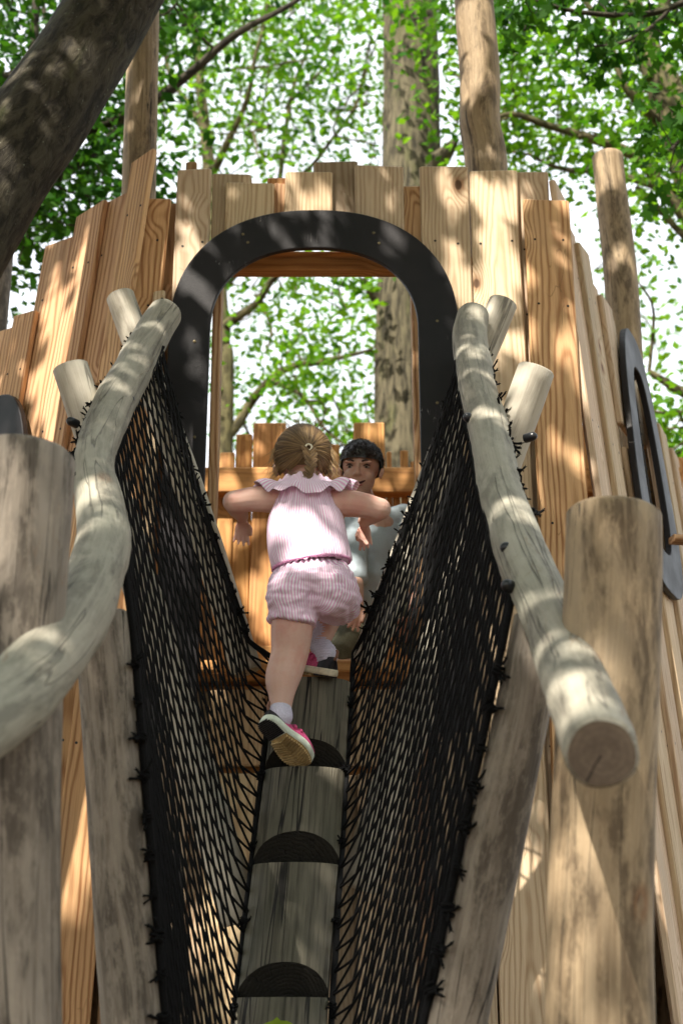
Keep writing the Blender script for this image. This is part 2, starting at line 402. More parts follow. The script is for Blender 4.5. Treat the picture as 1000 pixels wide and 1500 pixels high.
front(176, 239, 290, P_, 'larch', 1.0, lean=.045, warm=.6)
front(136, 176, 560, P_+.004, 'larch', .85, lean=.03, ymeas=560, warm=1)
front(233, 262, 297, I_, 'larch', .62, lean=.03, warm=.8)
front(260, 311, 247, 0, 'pale', 1.0)
front(224, 243, 425, P_-.026, 'pale', .95)
front(272, 289, 236, I_+.03, 'larch', .6)
front(311, 368, 254, I_, 'pale', .8)
front(331, 402, 267, 0, 'pale', .96, warm=.5)
front(399, 420, 268, I_*.9, 'larch', .8, warm=.6)
front(416, 487, 251, 0, 'pale', .92, warm=.4)
front(458, 524, 236, I_, 'pale', .5)
front(519, 591, 242, 0, 'pale', .88)
front(588, 617, 272, I_, 'larch', .85, warm=.5)
front(614, 685.5, 243, 0, 'pale', .98)
front(686.5, 757, 249, 0, 'pale', 1.06)
front(752, 802, 251, I_, 'pale', .95, warm=.3)
front(765, 833, 292, P_, 'larch', 1.06, warm=.5)
for zb in (ZS+.36, ZP-.14, W(0, 1127, YF).z, .9):      # battens behind the front boards, clear of the doorway
    mb = MB(); x0, x1 = W(170, 290, YF).x, W(828, 290, YF).x
    tube(mb, [(x0, YF+.11, zb), (x1, YF+.11, zb)], .04, 4, bevel=False, smooth=False); mb.build('batten', M['inner'], tower)
# side walls: s runs back along the wall
def side(base, d, inward, smax, leans, tops, win, sgn, mat, wmean=.15, tint=1.0):
    d = Vector((*d, 0)).normalized(); inn = Vector((*inward, 0)).normalized(); s = 0.0; i = 0
    while s < smax:
        w = wmean*random.uniform(.75, 1.2); lay = (0 if i % 2 == 0 else .026)+random.uniform(0, .006)
        
        sc = s+w/2; zt = np.interp(sc, tops[0], tops[1])+random.uniform(-.05, .05)*(1 if sc > .2 else .2)+(.03 if i % 2 else 0)
        b = Vector(base)+d*sc+inn*lay
        scr = (2.0, 3.1, zt-.25)
        cutx = abs(sc-win[0]) < win[2]+w*.35 if win else False
        ux = d if sgn > 0 else d
        wx = w+(.085 if i % 2 else .0); kw = dict(tint=tint*random.choice((1.0, .95, .88, 1.04)), lean=leans, topcut=random.uniform(-.012, .012), screws=scr)
        if cutx:
            q = min(1, abs(sc-win[0])/win[2]); hh = win[1][1]*(1-q**3)**(1/3) if q < 1 else .0
            plank(b, ux, inn, wx-.004, .026, win[1][0]+max(.05, hh-.08), zt, M[mat], **kw)
            plank(b, ux, inn, wx-.004, .026, 0.02, win[1][0]-max(.05, hh-.08), M[mat], **kw)
        else: plank(b, ux, inn, wx-.004, .026, 0.02, zt, M[mat], **kw)
        s += w*random.uniform(.93, 1.0); i += 1
H0 = CAMZ
WR = dict(base=(.875, 4.74, 0), d=(.4255, .905), inn=(-.905, .4255))
WL = dict(base=(-.80, 4.70, 0), d=(-.80, .60), inn=(.60, .80))
wr_win = (.89, (H0+2.25, .50), .20); wl_win = (.66, (H0+1.72, .50), .20)
side(WR['base'], WR['d'], WR['inn'], 1.95, (-.01, .075), ([0, .15, .8, 1.2, 2], [H0+3.17, H0+3.03, H0+2.84, H0+2.7, H0+2.52]), wr_win, 1, 'pale', .15, 1.02)
side(WL['base'], WL['d'], WL['inn'], 1.1, (-.10, .03), ([0, .1, .14, .35, .55, .58, 1.1], [H0+3.20, H0+3.16, H0+3.03, H0+3.0, H0+2.9, H0+2.72, H0+2.6]), wl_win, -1, 'larch', .145, 1.2)
side((-1.62, 5.35, 0), (-.05, 1.0), (1, .05), 1.35, (0, .03), ([0, 2], [H0+2.62, H0+2.5]), None, -1, 'larch', .15)
# back wall: boards seen through the doorway
YB = 6.42
bk = [(322, 345, 665), (345, 371, 637), (371, 420, 622), (420, 445, 660), (445, 480, 640), (480, 498, 652), (498, 518, 676), (517, 564, 620), (565, 574, 664), (574, 586, 690), (585, 597, 662), (600, 613, 677)]
def backplank(X0, X1, zt, lay=0): plank(((X0+X1)/2, YB+lay, 0), ux0, uy0, X1-X0-.004, .026, 0.02, zt, M['inner'], tint=1.0)
for i, (a, b, y) in enumerate(bk): backplank(W(a, y, YB).x, W(b, y, YB).x, W(0, y, YB).z, .0 if i % 2 else -.012)
x = W(322, 665, YB).x
while x > -1.6:
    w = random.uniform(.11, .17); backplank(x-w, x, H0+random.uniform(2.5, 2.85), random.uniform(-.012, .012)); x -= w
x = W(613, 665, YB).x
while x < 1.62:
    w = random.uniform(.11, .17); backplank(x, x+w, H0+random.uniform(2.45, 2.8), random.uniform(-.012, .012)); x += w
def beam(p0, p1, h, dpt, name, mat, parent=tower):
    mb = MB(); p0, p1 = Vector(p0), Vector(p1); d = (p1-p0).normalized(); up = Vector((0, 0, 1)); sd = d.cross(up); c = .006
    prof = [(-dpt/2+c, -h/2), (dpt/2-c, -h/2), (dpt/2, -h/2+c), (dpt/2, h/2-c), (dpt/2-c, h/2), (-dpt/2+c, h/2), (-dpt/2, h/2-c), (-dpt/2, -h/2+c)]
    vs = []; g = []
    for p in (p0, p1):
        for a, b in prof: vs.append(p+sd*a+up*b); g.append((b, a, (p-p0).length))
    fs = [(k, (k+1) % 8, 8+(k+1) % 8, 8+k) for k in range(8)]+[tuple(reversed(range(8))), tuple(range(8, 16))]
    mb.add(vs, fs, 0, g, .5, False); return mb.build(name, mat, parent)
plank((-.0, YB+.045, 0), ux0, uy0, 3.0, .02, 0.02, H0+2.3, M['inner'], 'backing_board')
zb0, zb1 = W(0, 726, YB-.06).z, W(0, 689, YB-.06).z
beam((-1.6, YB-.065, (zb0+zb1)/2), (1.62, YB-.065, (zb0+zb1)/2), zb1-zb0, .08, 'back_rail', M['inner'])
beam((-1.6, YB-.065, ZP+.45), (1.62, YB-.065, ZP+.45), .09, .06, 'back_rail', M['inner'])
# platform boards and its edge
y = YF+.012
while y < YB-.1:
    hw_ = .85+max(0, (y-YF))*.42
    beam((-hw_, y+.065, ZP-.02), (hw_, y+.065, ZP-.02), .034, .126, 'deck_board', M['inner']); y += .132
e0, e1 = W(0, 984, 4.715).z, W(0, 967, 4.715).z
beam((XC-AI[0]+.0, 4.725, (e0+e1)/2), (XC+AI[0], 4.725, (e0+e1)/2), e1-e0, .035, 'platform_edge', M['inner'])
beam((-.8, YF+.10, ZP-.10), (.85, YF+.10, ZP-.10), .12, .06, 'joist', M['inner'])
# door studs and head
for (a, b) in ((309, 322), (604, 616)):
    X0, X1 = W(a, 560, YF+.06).x, W(b, 560, YF+.06).x
    plank(((X0+X1)/2, YF+.085, 0), ux0, uy0, X1-X0, .09, ZP, ZS+.28, M['larch'], 'door_stud')
zh0, zh1 = W(0, 393, YF+.14).z, W(0, 374, YF+.14).z
beam((XC-.42, YF+.14, (zh0+zh1)/2), (XC+.42, YF+.14, (zh0+zh1)/2), zh1-zh0, .07, 'door_head', M['inner'])
for xx in (-.30, -.14, .10, .28):
    plank((XC+xx, YF+.065, 0), ux0, uy0, .1, .02, zh1-.01, zh1+.30, M['inner'], 'plank')
# black arched surround
def ring(name, cx, cz, outer, inner, lower, th, place, mat, parent=tower):
    mb = MB(); n = len(outer); vs = []
    for k, off in enumerate((0, th)):
        for (a, b) in outer: vs.append(place(a, b, off))
        for (a, b) in inner: vs.append(place(a, b, off))
    closed = lower is None; m = n if closed else n-1; fs = []
    for i in range(m):
        j = (i+1) % n
        fs += [(i, j, n+j, n+i), (2*n+i, 3*n+i, 3*n+j, 2*n+j), (i, 2*n+i, 2*n+j, j), (n+i, n+j, 3*n+j, 3*n+i)]
    if not closed: fs += [(0, n, 3*n, 2*n), (n-1, 3*n-1, 4*n-1, 2*n-1)]
    mb.add(vs, fs, 0, None, .5, False); o = mb.build(name, mat, parent)
    bv = o.modifiers.new('bevel', 'BEVEL'); bv.width = .005; bv.segments = 2; bv.limit_method = 'ANGLE'; bv.angle_limit = R(50)
    return o
outer = [(XC-AO[0]*1.0, ZB)]+[(XC-AO[0]*1.0, ZB+(ZS-ZB)*t) for t in (.3, .7)]; inner = [(XC-AI[0], ZB)]+[(XC-AI[0], ZB+(ZS-ZB)*t) for t in (.3, .7)]
for k in range(0, 49):
    a = math.pi-math.pi*k/48; q = supe(AO[0], AO[1], 2.3, a); outer.append((XC+q[0], ZS+q[1])); q = supe(AI[0], AI[1], 2.3, a); inner.append((XC+q[0], ZS+q[1]))
outer += [(XC+AO[0], ZB+(ZS-ZB)*t) for t in (.7, .3)]+[(XC+AO[0], ZB)]; inner += [(XC+AI[0], ZB+(ZS-ZB)*t) for t in (.7, .3)]+[(XC+AI[0], ZB)]
arch = ring('door_arch', XC, ZS, outer, inner, 1, .024, lambda a, b, o: (a, 4.690+o, b), M['arch'])
tag(arch, 'black arched board framing the tower doorway')
mb = MB()
for (px, py) in ((356, 343), (363, 355), (547, 341), (555, 356), (640, 470), (285, 500), (640, 590), (285, 640)):
    c = W(px, py, 4.688); rg = [c+Vector((.006*math.cos(k*math.pi/4), 0, .006*math.sin(k*math.pi/4))) for k in range(8)]
    mb2 = MB(); mb2.add(rg+[c+Vector((0, -.003, 0))], [(k, (k+1) % 8, 8) for k in range(8)], 0); mb2.build('screw_head', plain('brass_screw', (.14, .11, .06), .5, metal=.6) if 'brass' not in M else M['brass'], arch)
# side windows: black long ring and wire grille
def window(wall, sc, zc, ow, oh, iw, ih, leans, nm):
    d = Vector((*wall['d'], 0)).normalized(); inn = Vector((*wall['inn'], 0)).normalized(); b = Vector(wall['base'])
    def place(a, z, off):
        h = z-(CAMZ+2.3); p = b+d*(sc+a+leans[0]*h)+inn*(-.045+off+leans[1]*h); p.z = z; return p
    O, I = [], []
    for k in range(56):
        a = 2*math.pi*k/56; q = supe(ow, oh, 3.0, a); O.append((q[0]*(1-.28*q[1]/oh), zc+q[1])); q = supe(iw, ih, 3.0, a); I.append((q[0]*(1-.22*q[1]/ih), zc+q[1]))
    fr = ring(nm, 0, 0, O, I, None, .028, place, M['arch'])
    mb = MB(); st = .055
    a = -iw
    while a < iw:
        h = ih*(1-(abs(a)/iw)**3)**(1/3); 
        if h > .02: tube(mb, [place(a, zc-h, .05), place(a, zc+h, .05)], .0028, 5, bevel=False)
        a += st
    z = -ih
    while z < ih:
        w = iw*(1-(abs(z)/ih)**3)**(1/3)
        if w > .02: tube(mb, [place(-w, zc+z, .054), place(w, zc+z, .054)], .0028, 5, bevel=False)
        z += st
    mb.build('window_grille', M['wire'], fr); return fr
tag(window(WR, wr_win[0], wr_win[1][0], .30, .60, .165, .42, (.03, .072), 'window_frame'), 'tall black rounded window frame with wire grille on the pale side wall')
tag(window(WL, wl_win[0], wl_win[1][0], .30, .60, .16, .40, (-.10, .03), 'window_frame'), 'black rounded window frame on the sunlit side wall')
# masts that rise inside the tower
def mast(name, pts, w, mat='mast', ground=True, seed=1, label=None):
    P = [W(*p) for p in pts]
    if ground: d = (P[-1]-P[-2]); d = d/abs(d.z) if abs(d.z) > 0 else d; k = P[-1].z; P.append(Vector((P[-1].x, P[-1].y, 0.0)))
    Q = [Vector(q) for q in catmull(P, 60)]
    rr = [w*(1+.10*(i/59)) for i in range(60)]
    mb = MB(); tube(mb, Q, rr, 20, 0, 1, bump=.09, bfreq=1.6, seed=seed); o = mb.build(name, [M[mat], M['endpale']], tower)
    if label: tag(o, label)
    return o
mast('corner_post', [(214, -140, 5.0), (210, 60, 5.0), (204, 290, 5.0), (203, 520, 5.0)], PM(23, 150, 5.0), 'mast', seed=2)
mast('corner_post', [(684, -140, 5.0), (692, 0, 5.0), (701, 110, 5.0), (702, 180, 5.0), (712, 250, 5.0), (716, 480, 5.0)], PM(29, 150, 5.0), 'mast', seed=5)
mast('corner_post', [(888, 228, 5.9), (899, 330, 5.9), (909, 420, 5.9), (925, 640, 5.9)], PM(23, 330, 5.9), 'mast', seed=9)
mast('corner_post', [(8, 180, 5.5), (4, 330, 5.5), (-6, 420, 5.5)], PM(20, 330, 5.5), 'pole', seed=12)
# small wooden cleats screwed below the side window
for (px, py, Y, wd) in ((900, 735, 5.15, .11), (1004, 790, 5.6, .12)):
    c = W(px, py, Y); o = beam(c-Vector((wd/2, 0, 0)), c+Vector((wd/2, .02, 0)), .028, .07, 'cleat', M['larch'])

# ------------------------------------------------------------------ notched log stair
La, Lb = W(457, 1000, 4.49), W(415, 1480, 3.99)
ax = (La-Lb).normalized(); hn = Vector((0, -ax.z, ax.y)).normalized(); hn = (hn-ax*hn.dot(ax)).normalized(); wd_ = ax.cross(hn)
LR = .116; A0 = Lb-ax*(Lb.z/ax.z)                      # foot of the log on the ground
Ltot = (La-A0).length
kt = ax.z/math.hypot(ax.x, ax.y)
noses = [W(0, y, Yn) for y, Yn in ((1460, 3.88), (1262, 4.08), (1122, 4.235), (992, 4.40))]
TZ = [p.z for p in noses]; TZ = [TZ[0]-.72, TZ[0]-.36]+TZ       # heights of the treads
LF = .74; LRh = LR*LF
DEP = .095                                                      # going of each tread
def front_y(z): return (A0+ax*((z-LRh*hn.z-A0.z)/ax.z)+hn*LRh).y
def a_of_nose(z): return (z-A0.z-LRh*hn.z)/ax.z
stair = empty('log_stair', (A0.x, A0.y, 0), 'dark weathered log cut with notched steps leading up to the arched doorway', 'log stair')
def cyl():
    bm = bmesh.new(); seg = 72; n = 150; rows = []
    for i in range(n+1):
        a = -.2+(Ltot+.6)*i/n; row = []
        for k in range(seg):
            an = 2*math.pi*k/seg; q = Vector((math.cos(an)*.5, math.sin(an)*.5, a*1.5))
            rr = LR*(1+.06*noise.noise(q)+.018*noise.noise(q*4)+.010*noise.noise(Vector((math.cos(an)*5, math.sin(an)*5, a*1.2))))
            row.append(bm.verts.new(A0+ax*a+hn*(rr*LF*math.cos(an))+wd_*(rr*1.06*math.sin(an))))
        rows.append(row)
    for i in range(n):
        for k in range(seg): f = bm.faces.new((rows[i][k], rows[i][(k+1) % seg], rows[i+1][(k+1) % seg], rows[i+1][k])); f.smooth = True
    bm.faces.new(list(reversed(rows[0]))); bm.faces.new(rows[-1]); return bm
def cutp(bm, co, no):
    r = bmesh.ops.bisect_plane(bm, geom=bm.verts[:]+bm.edges[:]+bm.faces[:], plane_co=co, plane_no=no, clear_outer=True, dist=1e-6)
    ed = [e for e in r['geom_cut'] if isinstance(e, bmesh.types.BMEdge)]
    fr = bmesh.ops.holes_fill(bm, edges=ed, sides=0)
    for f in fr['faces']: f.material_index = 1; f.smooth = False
for i in range(-1, len(TZ)):
    bm = cyl(); zt = TZ[i] if i >= 0 else None
    top = TZ[i+1] if i+1 < len(TZ) else None
    if i == len(TZ)-1: break
    lo = TZ[i] if i >= 0 else 0.0
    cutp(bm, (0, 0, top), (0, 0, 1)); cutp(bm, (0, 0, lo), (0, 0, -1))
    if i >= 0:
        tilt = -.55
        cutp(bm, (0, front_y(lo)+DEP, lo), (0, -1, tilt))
    me = bpy.data.meshes.new('step'); bm.to_mesh(me); bm.free()
    co = np.empty(len(me.vertices)*3, np.float32); me.vertices.foreach_get('co', co); co = co.reshape(-1, 3)
    d = co-np.array(A0); g_ = np.stack([d @ np.array(wd_), d @ np.array(hn), d @ np.array(ax)], 1)
    at = me.attributes.new('gc', 'FLOAT_VECTOR', 'POINT'); at.data.foreach_set('vector', g_.astype(np.float32).ravel())
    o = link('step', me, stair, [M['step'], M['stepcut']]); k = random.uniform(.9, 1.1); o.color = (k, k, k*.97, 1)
    bv = o.modifiers.new('bevel', 'BEVEL'); bv.width = .004; bv.segments = 2; bv.limit_method = 'ANGLE'; bv.angle_limit = R(40)

# ------------------------------------------------------------------ handrails with their poles
def capbolt(px, py, Y, parent, r=.016, d=(0, -1, 0)):
    mb = MB(); c = W(px, py, Y); vs = []; n = 14; d = Vector(d).normalized(); a = d.orthogonal().normalized(); b = d.cross(a)
    for i, (rr, h) in enumerate(((1, -.02), (1, .004), (.92, .010), (.7, .016), (.35, .020))):
        for k in range(n): t = 2*math.pi*k/n; vs.append(c+(a*math.cos(t)+b*math.sin(t))*r*rr+d*h)
    fs = [(i*n+k, i*n+(k+1) % n, (i+1)*n+(k+1) % n, (i+1)*n+k) for i in range(4) for k in range(n)]+[tuple(range(4*n, 5*n))]
    mb.add(vs, fs); return mb.build('bolt_cap', M['cap'], parent)
def railing(pts, poles, label, seed):
    P = [W(x, y, Y) for x, y, Y, w in pts]; Rr = [PM(w, y, Y)/2 for x, y, Y, w in pts]
    root = empty('handrail', (P[-1].x, P[-1].y, 0), label, 'handrail', 'crooked log handrails')
    QR = catmull([(*p, r) for p, r in zip(P, Rr)], 130); mb = MB()
    tube(mb, [q[:3] for q in QR], [q[3] for q in QR], 40, 0, 1, bump=.095, bfreq=5.0, seed=seed)
    mb.build('rail', [M['rail'], M['end']], root)
    out = []
    for i, (a, b, ra, rb, mat) in enumerate(poles):
        Pa, Pb = Vector(a), Vector(b); mid = (Pa+Pb)/2+Vector((.012*math.sin(seed+i), 0, 0))
        Q = catmull([(*Pa, ra), (*mid, (ra+rb)/2), (*Pb, rb)], 40); mb = MB()
        tube(mb, [q[:3] for q in Q], [q[3] for q in Q], 22, 0, 1, bump=.09, bfreq=2.2, seed=seed*3+i)
        mb.build('support_pole', [M[mat], M['endpale']], root); out.append((Pa, Pb))
    return root, [Vector(q[:3]) for q in QR], out
def to_ground(a, b):
    a, b = Vector(a), Vector(b); t = (a.z-0.0)/(a.z-b.z); return a+(b-a)*t
Lp = [(243, 458, 4.44, 48), (224, 488, 4.36, 52), (198, 538, 4.2, 58), (169, 590, 4.0, 62), (146, 640, 3.8, 62), (137, 690, 3.6, 62), (146, 745, 3.42, 72), (150, 800, 3.25, 82), (130, 868, 3.02, 92), (85, 945, 2.75, 106), (20, 1018, 2.52, 118), (-70, 1085, 2.3, 126)]
Rp = [(693, 461, 4.44, 46), (688, 500, 4.35, 52), (697, 560, 4.1, 56), (714, 630, 3.85, 60), (729, 700, 3.6, 64), (747, 762, 3.4, 70), (772, 830, 3.2, 78), (804, 905, 2.98, 84), (834, 980, 2.75, 93), (861, 1050, 2.5, 103), (882, 1104, 2.32, 112)]
lowL = (W(148, 900, 3.28), Vector((-.335, 3.40, 0.0))); lowR = (W(792, 905, 3.10), Vector((.015, 3.42, 0.0)))
polesL = [(W(176, 432, 4.50), W(362, 985, 4.545), .050, .052, 'polep'), (W(103, 536, 4.0), W(352, 1350, 4.30), .056, .060, 'polep'), (lowL[0], lowL[1], .066, .074, 'pole')]
polesR = [(W(737, 442, 4.50), W(534, 975, 4.545), .050, .052, 'polep'), (W(786, 540, 4.0), W(524, 1300, 4.34), .058, .060, 'polep'), (lowR[0], lowR[1], .062, .070, 'pole')]
railL, curL, _ = railing(Lp, polesL, 'crooked grey log handrail on the side of the girl with the bare log post', 1.3)
railL['label'] = 'crooked grey log handrail with S-bends running down beside the sunlit tower wall'
railR, curR, _ = railing(Rp, polesR, 'smoother grey log handrail ending in a sawn round face with a crack', 4.1)
for px, py, Y in ((190, 586, 3.985), (168, 753, 3.33), (158, 880, 2.96)): capbolt(px, py, Y, railL, .015, (.5, -.8, -.1))
capbolt(106, 618, 3.86, railL, .014, (-.5, -.8, 0))
for px, py, Y in ((686, 612, 3.86), (742, 803, 3.20), (744, 858, 3.07)): capbolt(px, py, Y, railR, .015, (-.55, -.8, -.05))
capbolt(777, 640, 3.88, railR, .014, (.7, -.6, 0))
# heavy posts in front
def post(top, bot, w0, w1, label, seed, mat):
    a = W(*top); b = to_ground(a, W(*bot)); root = empty('log_post', (b.x, b.y, 0), label, 'log post', 'posts at the foot of the climb')
    n = 40; Q = [a+(b-a)*(i/(n-1)) for i in range(n)]
    for i, q in enumerate(Q): q.x += .012*math.sin(i*.17+seed)
    r0 = PM(w0, top[1], top[2])/2; r1 = PM(w1, 1500, bot[2])/2
    mb = MB(); tube(mb, Q, [r0+(r1-r0)*i/(n-1) for i in range(n)], 36, 0, 1, bump=.07, bfreq=1.4, seed=seed)
    mb.build('post', [M[mat], M['endpale']], root); return root
post((30, 664, 2.70), (2, 1500, 2.70), 160, 165, 'thick grey round post behind the crooked S-bend handrail', 3.0, 'pole')
post((888, 748, 2.80), (884, 1500, 2.80), 137, 168, 'thick tan round post behind the sawn end of the smoother handrail', 8.0, 'mast')

# ------------------------------------------------------------------ climbing nets
def near_idx(cur, p): return min(range(len(cur)), key=lambda i: (cur[i]-p).length)
def net(cur, poles, side_, label):
    (t0, t1), (l0, l1) = (Vector(poles[0][0]), Vector(poles[0][1])), (Vector(poles[2][0]), Vector(poles[2][1]))
    sx = side_
    def on(p, q, t): return p+(q-p)*t
    # four borders: along the low pole, along the top pole, along the rail, along the log
    tb0 = .22 if sx < 0 else .30
    i0 = near_idx(cur, l0); i1 = near_idx(cur, on(t0, t1, tb0))
    rail = [cur[int(round(i0+(i1-i0)*k/20))] for k in range(21)]
    rail = [p+Vector((-sx*.052, -.02, -.03)) for p in rail]
    offi = Vector((-sx*.040, -.045, .0)); tb0 = .22 if sx < 0 else .30; offl = Vector((-sx*.075, -.015, 0.0))
    top = [on(t0, t1, tb0+(.97-tb0)*k/20)+offi for k in range(21)]
    low = [on(l0, l1, .04+(.90-.04)*k/20)+offl for k in range(21)]
    rail[0] = low[0]; rail[-1] = top[0]
    def logp(z): return A0+ax*((z-A0.z)/ax.z)+Vector((sx*(LR+.012), -.01, 0))
    za, zb = low[-1].z, top[-1].z
    log = [logp(za+(zb-za)*k/20) for k in range(21)]; low[-1] = log[0]; top[-1] = log[-1]
    def smp(c, t):
        f = t*(len(c)-1); i = min(int(f), len(c)-2); return c[i]+(c[i+1]-c[i])*(f-i)
    def P(u, v):
        a = smp(low, v)*(1-u)+smp(top, v)*u; b = smp(rail, u)*(1-v)+smp(log, u)*v
        c = (low[0]*(1-u)*(1-v)+low[-1]*(1-u)*v+top[0]*u*(1-v)+top[-1]*u*v)
        p = a+b-c; sag = math.sin(math.pi*v)*math.sin(math.pi*u)
        p += Vector((sx*.015, -.01, -.01))*sag
        nn = noise.noise(Vector((u*9, v*9, sx*3)))*.005
        return p+Vector((nn, nn*.6, nn*.5))
    NU, NV = 68, 21
    root = empty('climbing_net', (log[0].x, log[0].y, 0), label, 'climbing net', 'black climbing nets')
    mb = MB(); pt = {}
    for i in range(NU+1):
        for j in range(NV+1):
            if (i+j) % 2 == 0: pt[(i, j)] = P(i/NU, j/NV)
    for (i, j), p in pt.items():
        for di in (-1, 1):
            q = pt.get((i+di, j+1))
            if q is not None:
                d = q-p; m = (p+q)/2
                tube(mb, [p, m+Vector((0, 0, -.001)), q], [.0043, .0036, .0043], 5, bevel=False)
    mb.build('netting', M['rope'], root)
    # edge rope
    for bd in (low, top, rail, log):
        mb = MB(); tube(mb, [Vector(q) for q in catmull(bd, 60)], .009, 7, bevel=False, bump=.25, bfreq=40); mb.build('edge_rope', M['rope'], root)
    # lashings with frayed ends
    vari = []
    for k in range(6):
        mb = MB(); rs = random.Random(k+40*int(sx+2))
        for c in range(3):
            loop = []
            for t in range(9):
                an = t/8*2*math.pi*1.1+c; loop.append((.018*math.cos(an)+rs.uniform(-.004, .004), .014*math.sin(an)-.006, (c-1)*.014+rs.uniform(-.004, .004)))
            tube(mb, [Vector(q) for q in catmull(loop, 18)], .0055, 5, bevel=False)
        for c in range(4):
            d = Vector((rs.uniform(-.1, 1.0)*1.0, rs.uniform(-.9, -.1), rs.uniform(-.9, .9))).normalized(); p = Vector((0, -.008, (c-1.5)*.01)); pts = [p]
            L = rs.uniform(.035, .062); b = Vector((rs.uniform(-1, 1), rs.uniform(-1, 0), rs.uniform(-1, 1)))*.6
            for t in range(4): p = p+d*L/4; d = (d+b*.35).normalized(); pts.append(p.copy())
            tube(mb, pts, [.0055, .005, .005, .005, .0065], 5, bevel=False)
            for e in range(3):
                d2 = (d+Vector((rs.uniform(-1, 1), rs.uniform(-1, 1), rs.uniform(-1, 1)))*.9).normalized(); tube(mb, [pts[-1], pts[-1]+d2*.012], [.003, .0012], 4, bevel=False)
        vari.append(mb.mesh('lashing'))
        vari[-1].materials.append(M['rope'])
    spots = [(smp(low, t), -sx*0+sx) for t in np.linspace(.03, .97, 19)]+[(smp(top, t), -sx) for t in np.linspace(.05, .92, 15)]
    spots += [(smp(rail, t)+Vector((sx*.10, .03, .045)), sx) for t in np.linspace(.30, .97, 13)]+[(smp(log, t), -sx) for t in np.linspace(.1, .9, 8)]
    for k, (p, fl) in enumerate(spots):
        o = bpy.data.objects.new('lashing', random.choice(vari)); COL.objects.link(o); o.parent = root
        o.location = p-Vector(root.location)+Vector((0, -.012, 0)); s_ = random.uniform(.42, .75)
        o.scale = (s_*fl, s_, s_); o.rotation_euler = (random.uniform(-.6, .6), random.uniform(-.5, .5), random.uniform(-.4, .4))
    return root
net(curL, polesL, -1, 'black rope net strung between the S-bend handrail and the notched log')
net(curR, polesR, 1, 'black rope net strung between the smoother handrail and the notched log')

# ------------------------------------------------------------------ people
def ellipsoid(mb, c, r, rot=None, n=16, mat=0, tv=.5):
    vs = []; c = Vector(c)
    for i in range(n+1):
        th = math.pi*i/n
        for k in range(2*n):
            ph = math.pi*k/n; v = Vector((r[0]*math.sin(th)*math.cos(ph), r[1]*math.sin(th)*math.sin(ph), r[2]*math.cos(th)))
            vs.append(c+(rot @ v if rot else v))
    fs = []
    for i in range(n):
        for k in range(2*n):
            a = i*2*n+k; b = i*2*n+(k+1) % (2*n); fs.append((a, a+2*n, b+2*n, b))
    mb.add(vs, fs, mat, None, tv)
def limb(mb, pts, radii, n=24, seg=16, ends=True):
    Q = catmull([(*Vector(p), r) for p, r in zip(pts, radii)], n)
    tube(mb, [q[:3] for q in Q], [q[3] for q in Q], seg, bevel=False)
    if ends:
        for q in (Q[0], Q[-1]): ellipsoid(mb, q[:3], (q[3],)*3, None, 8)
def voxel(mb, vox, smooth=4, name='b'):
    me = mb.mesh(name); o = bpy.data.objects.new('tmp', me); COL.objects.link(o)
    m = o.modifiers.new('r', 'REMESH'); m.mode = 'VOXEL'; m.voxel_size = vox; m.use_smooth_shade = True
    if smooth: s_ = o.modifiers.new('s', 'SMOOTH'); s_.factor = .5; s_.iterations = smooth
    dg = bpy.context.evaluated_depsgraph_get(); out = bpy.data.meshes.new_from_object(o.evaluated_get(dg))
    bpy.data.objects.remove(o)
    n = len(out.vertices); co = np.empty(n*3, np.float32); out.vertices.foreach_get('co', co)
    out.polygons.foreach_set('use_smooth', np.ones(len(out.polygons), bool))
    return out, co.reshape(-1, 3)
def setco(me, co): me.vertices.foreach_set('co', co.astype(np.float32).ravel()); me.update()
def setgc(me, g):
    a = me.attributes.new('gc', 'FLOAT_VECTOR', 'POINT'); a.data.foreach_set('vector', g.astype(np.float32).ravel())
def normals(me):
    n = np.empty(len(me.vertices)*3, np.float32); me.vertices.foreach_get('normal', n); return n.reshape(-1, 3)
def nz(P, s, o=0): return np.array([noise.noise(Vector((p[0]*s+o, p[1]*s, p[2]*s))) for p in P])
def skinmat(name, col, blush):
    t = NT(name); tc = t.N('ShaderNodeTexCoord'); v = tc.outputs['Object']
    c = t.mix(t.ramp(t.noise(v, 14, 3), .4, .7), col, blush); c = t.mix(t.ramp(t.noise(v, 160, 3), .45, .75, 0, .25), c, blush)
    t.L(c, t.b.inputs['Base Color']); t.b.inputs['Roughness'].default_value = .5; t.b.inputs['Specular IOR Level'].default_value = .35
    t.b.inputs['Subsurface Weight'].default_value = .25; t.b.inputs['Subsurface Radius'].default_value = (.012, .005, .003); t.b.inputs['Subsurface Scale'].default_value = 1.0
    t.bump(t.noise(v, 420, 3), .08, .001); return t.m
def stripemat(name, white, pink, pitch):
    t = NT(name); gc = t.attr('gc'); sp = t.N('ShaderNodeSeparateXYZ'); t.L(gc, sp.inputs[0])
    x = t.math('ADD', sp.outputs[0], t.math('MULTIPLY', t.noise(gc, 25, 2), .004))
    s_ = t.math('SINE', t.math('MULTIPLY', x, 2*math.pi/pitch)); f = t.ramp(s_, -.35, .35)
    c = t.mix(f, white, pink); c = t.mix(t.ramp(t.noise(gc, 900, 2), .4, .7, 0, .12), c, pink)
    t.L(c, t.b.inputs['Base Color']); t.b.inputs['Roughness'].default_value = .9; t.b.inputs['Specular IOR Level'].default_value = .1
    t.b.inputs['Sheen Weight'].default_value = .1
    t.bump(t.noise(gc, 120, 4, .6), .35, .003); return t.m
def hairmat(name, c1, c2, rough=.45):
    t = NT(name); f = t.attr('tv', 'Fac'); c = t.mix(f, c1, c2)
    t.L(c, t.b.inputs['Base Color']); t.b.inputs['Roughness'].default_value = rough; t.b.inputs['Specular IOR Level'].default_value = .5; return t.m
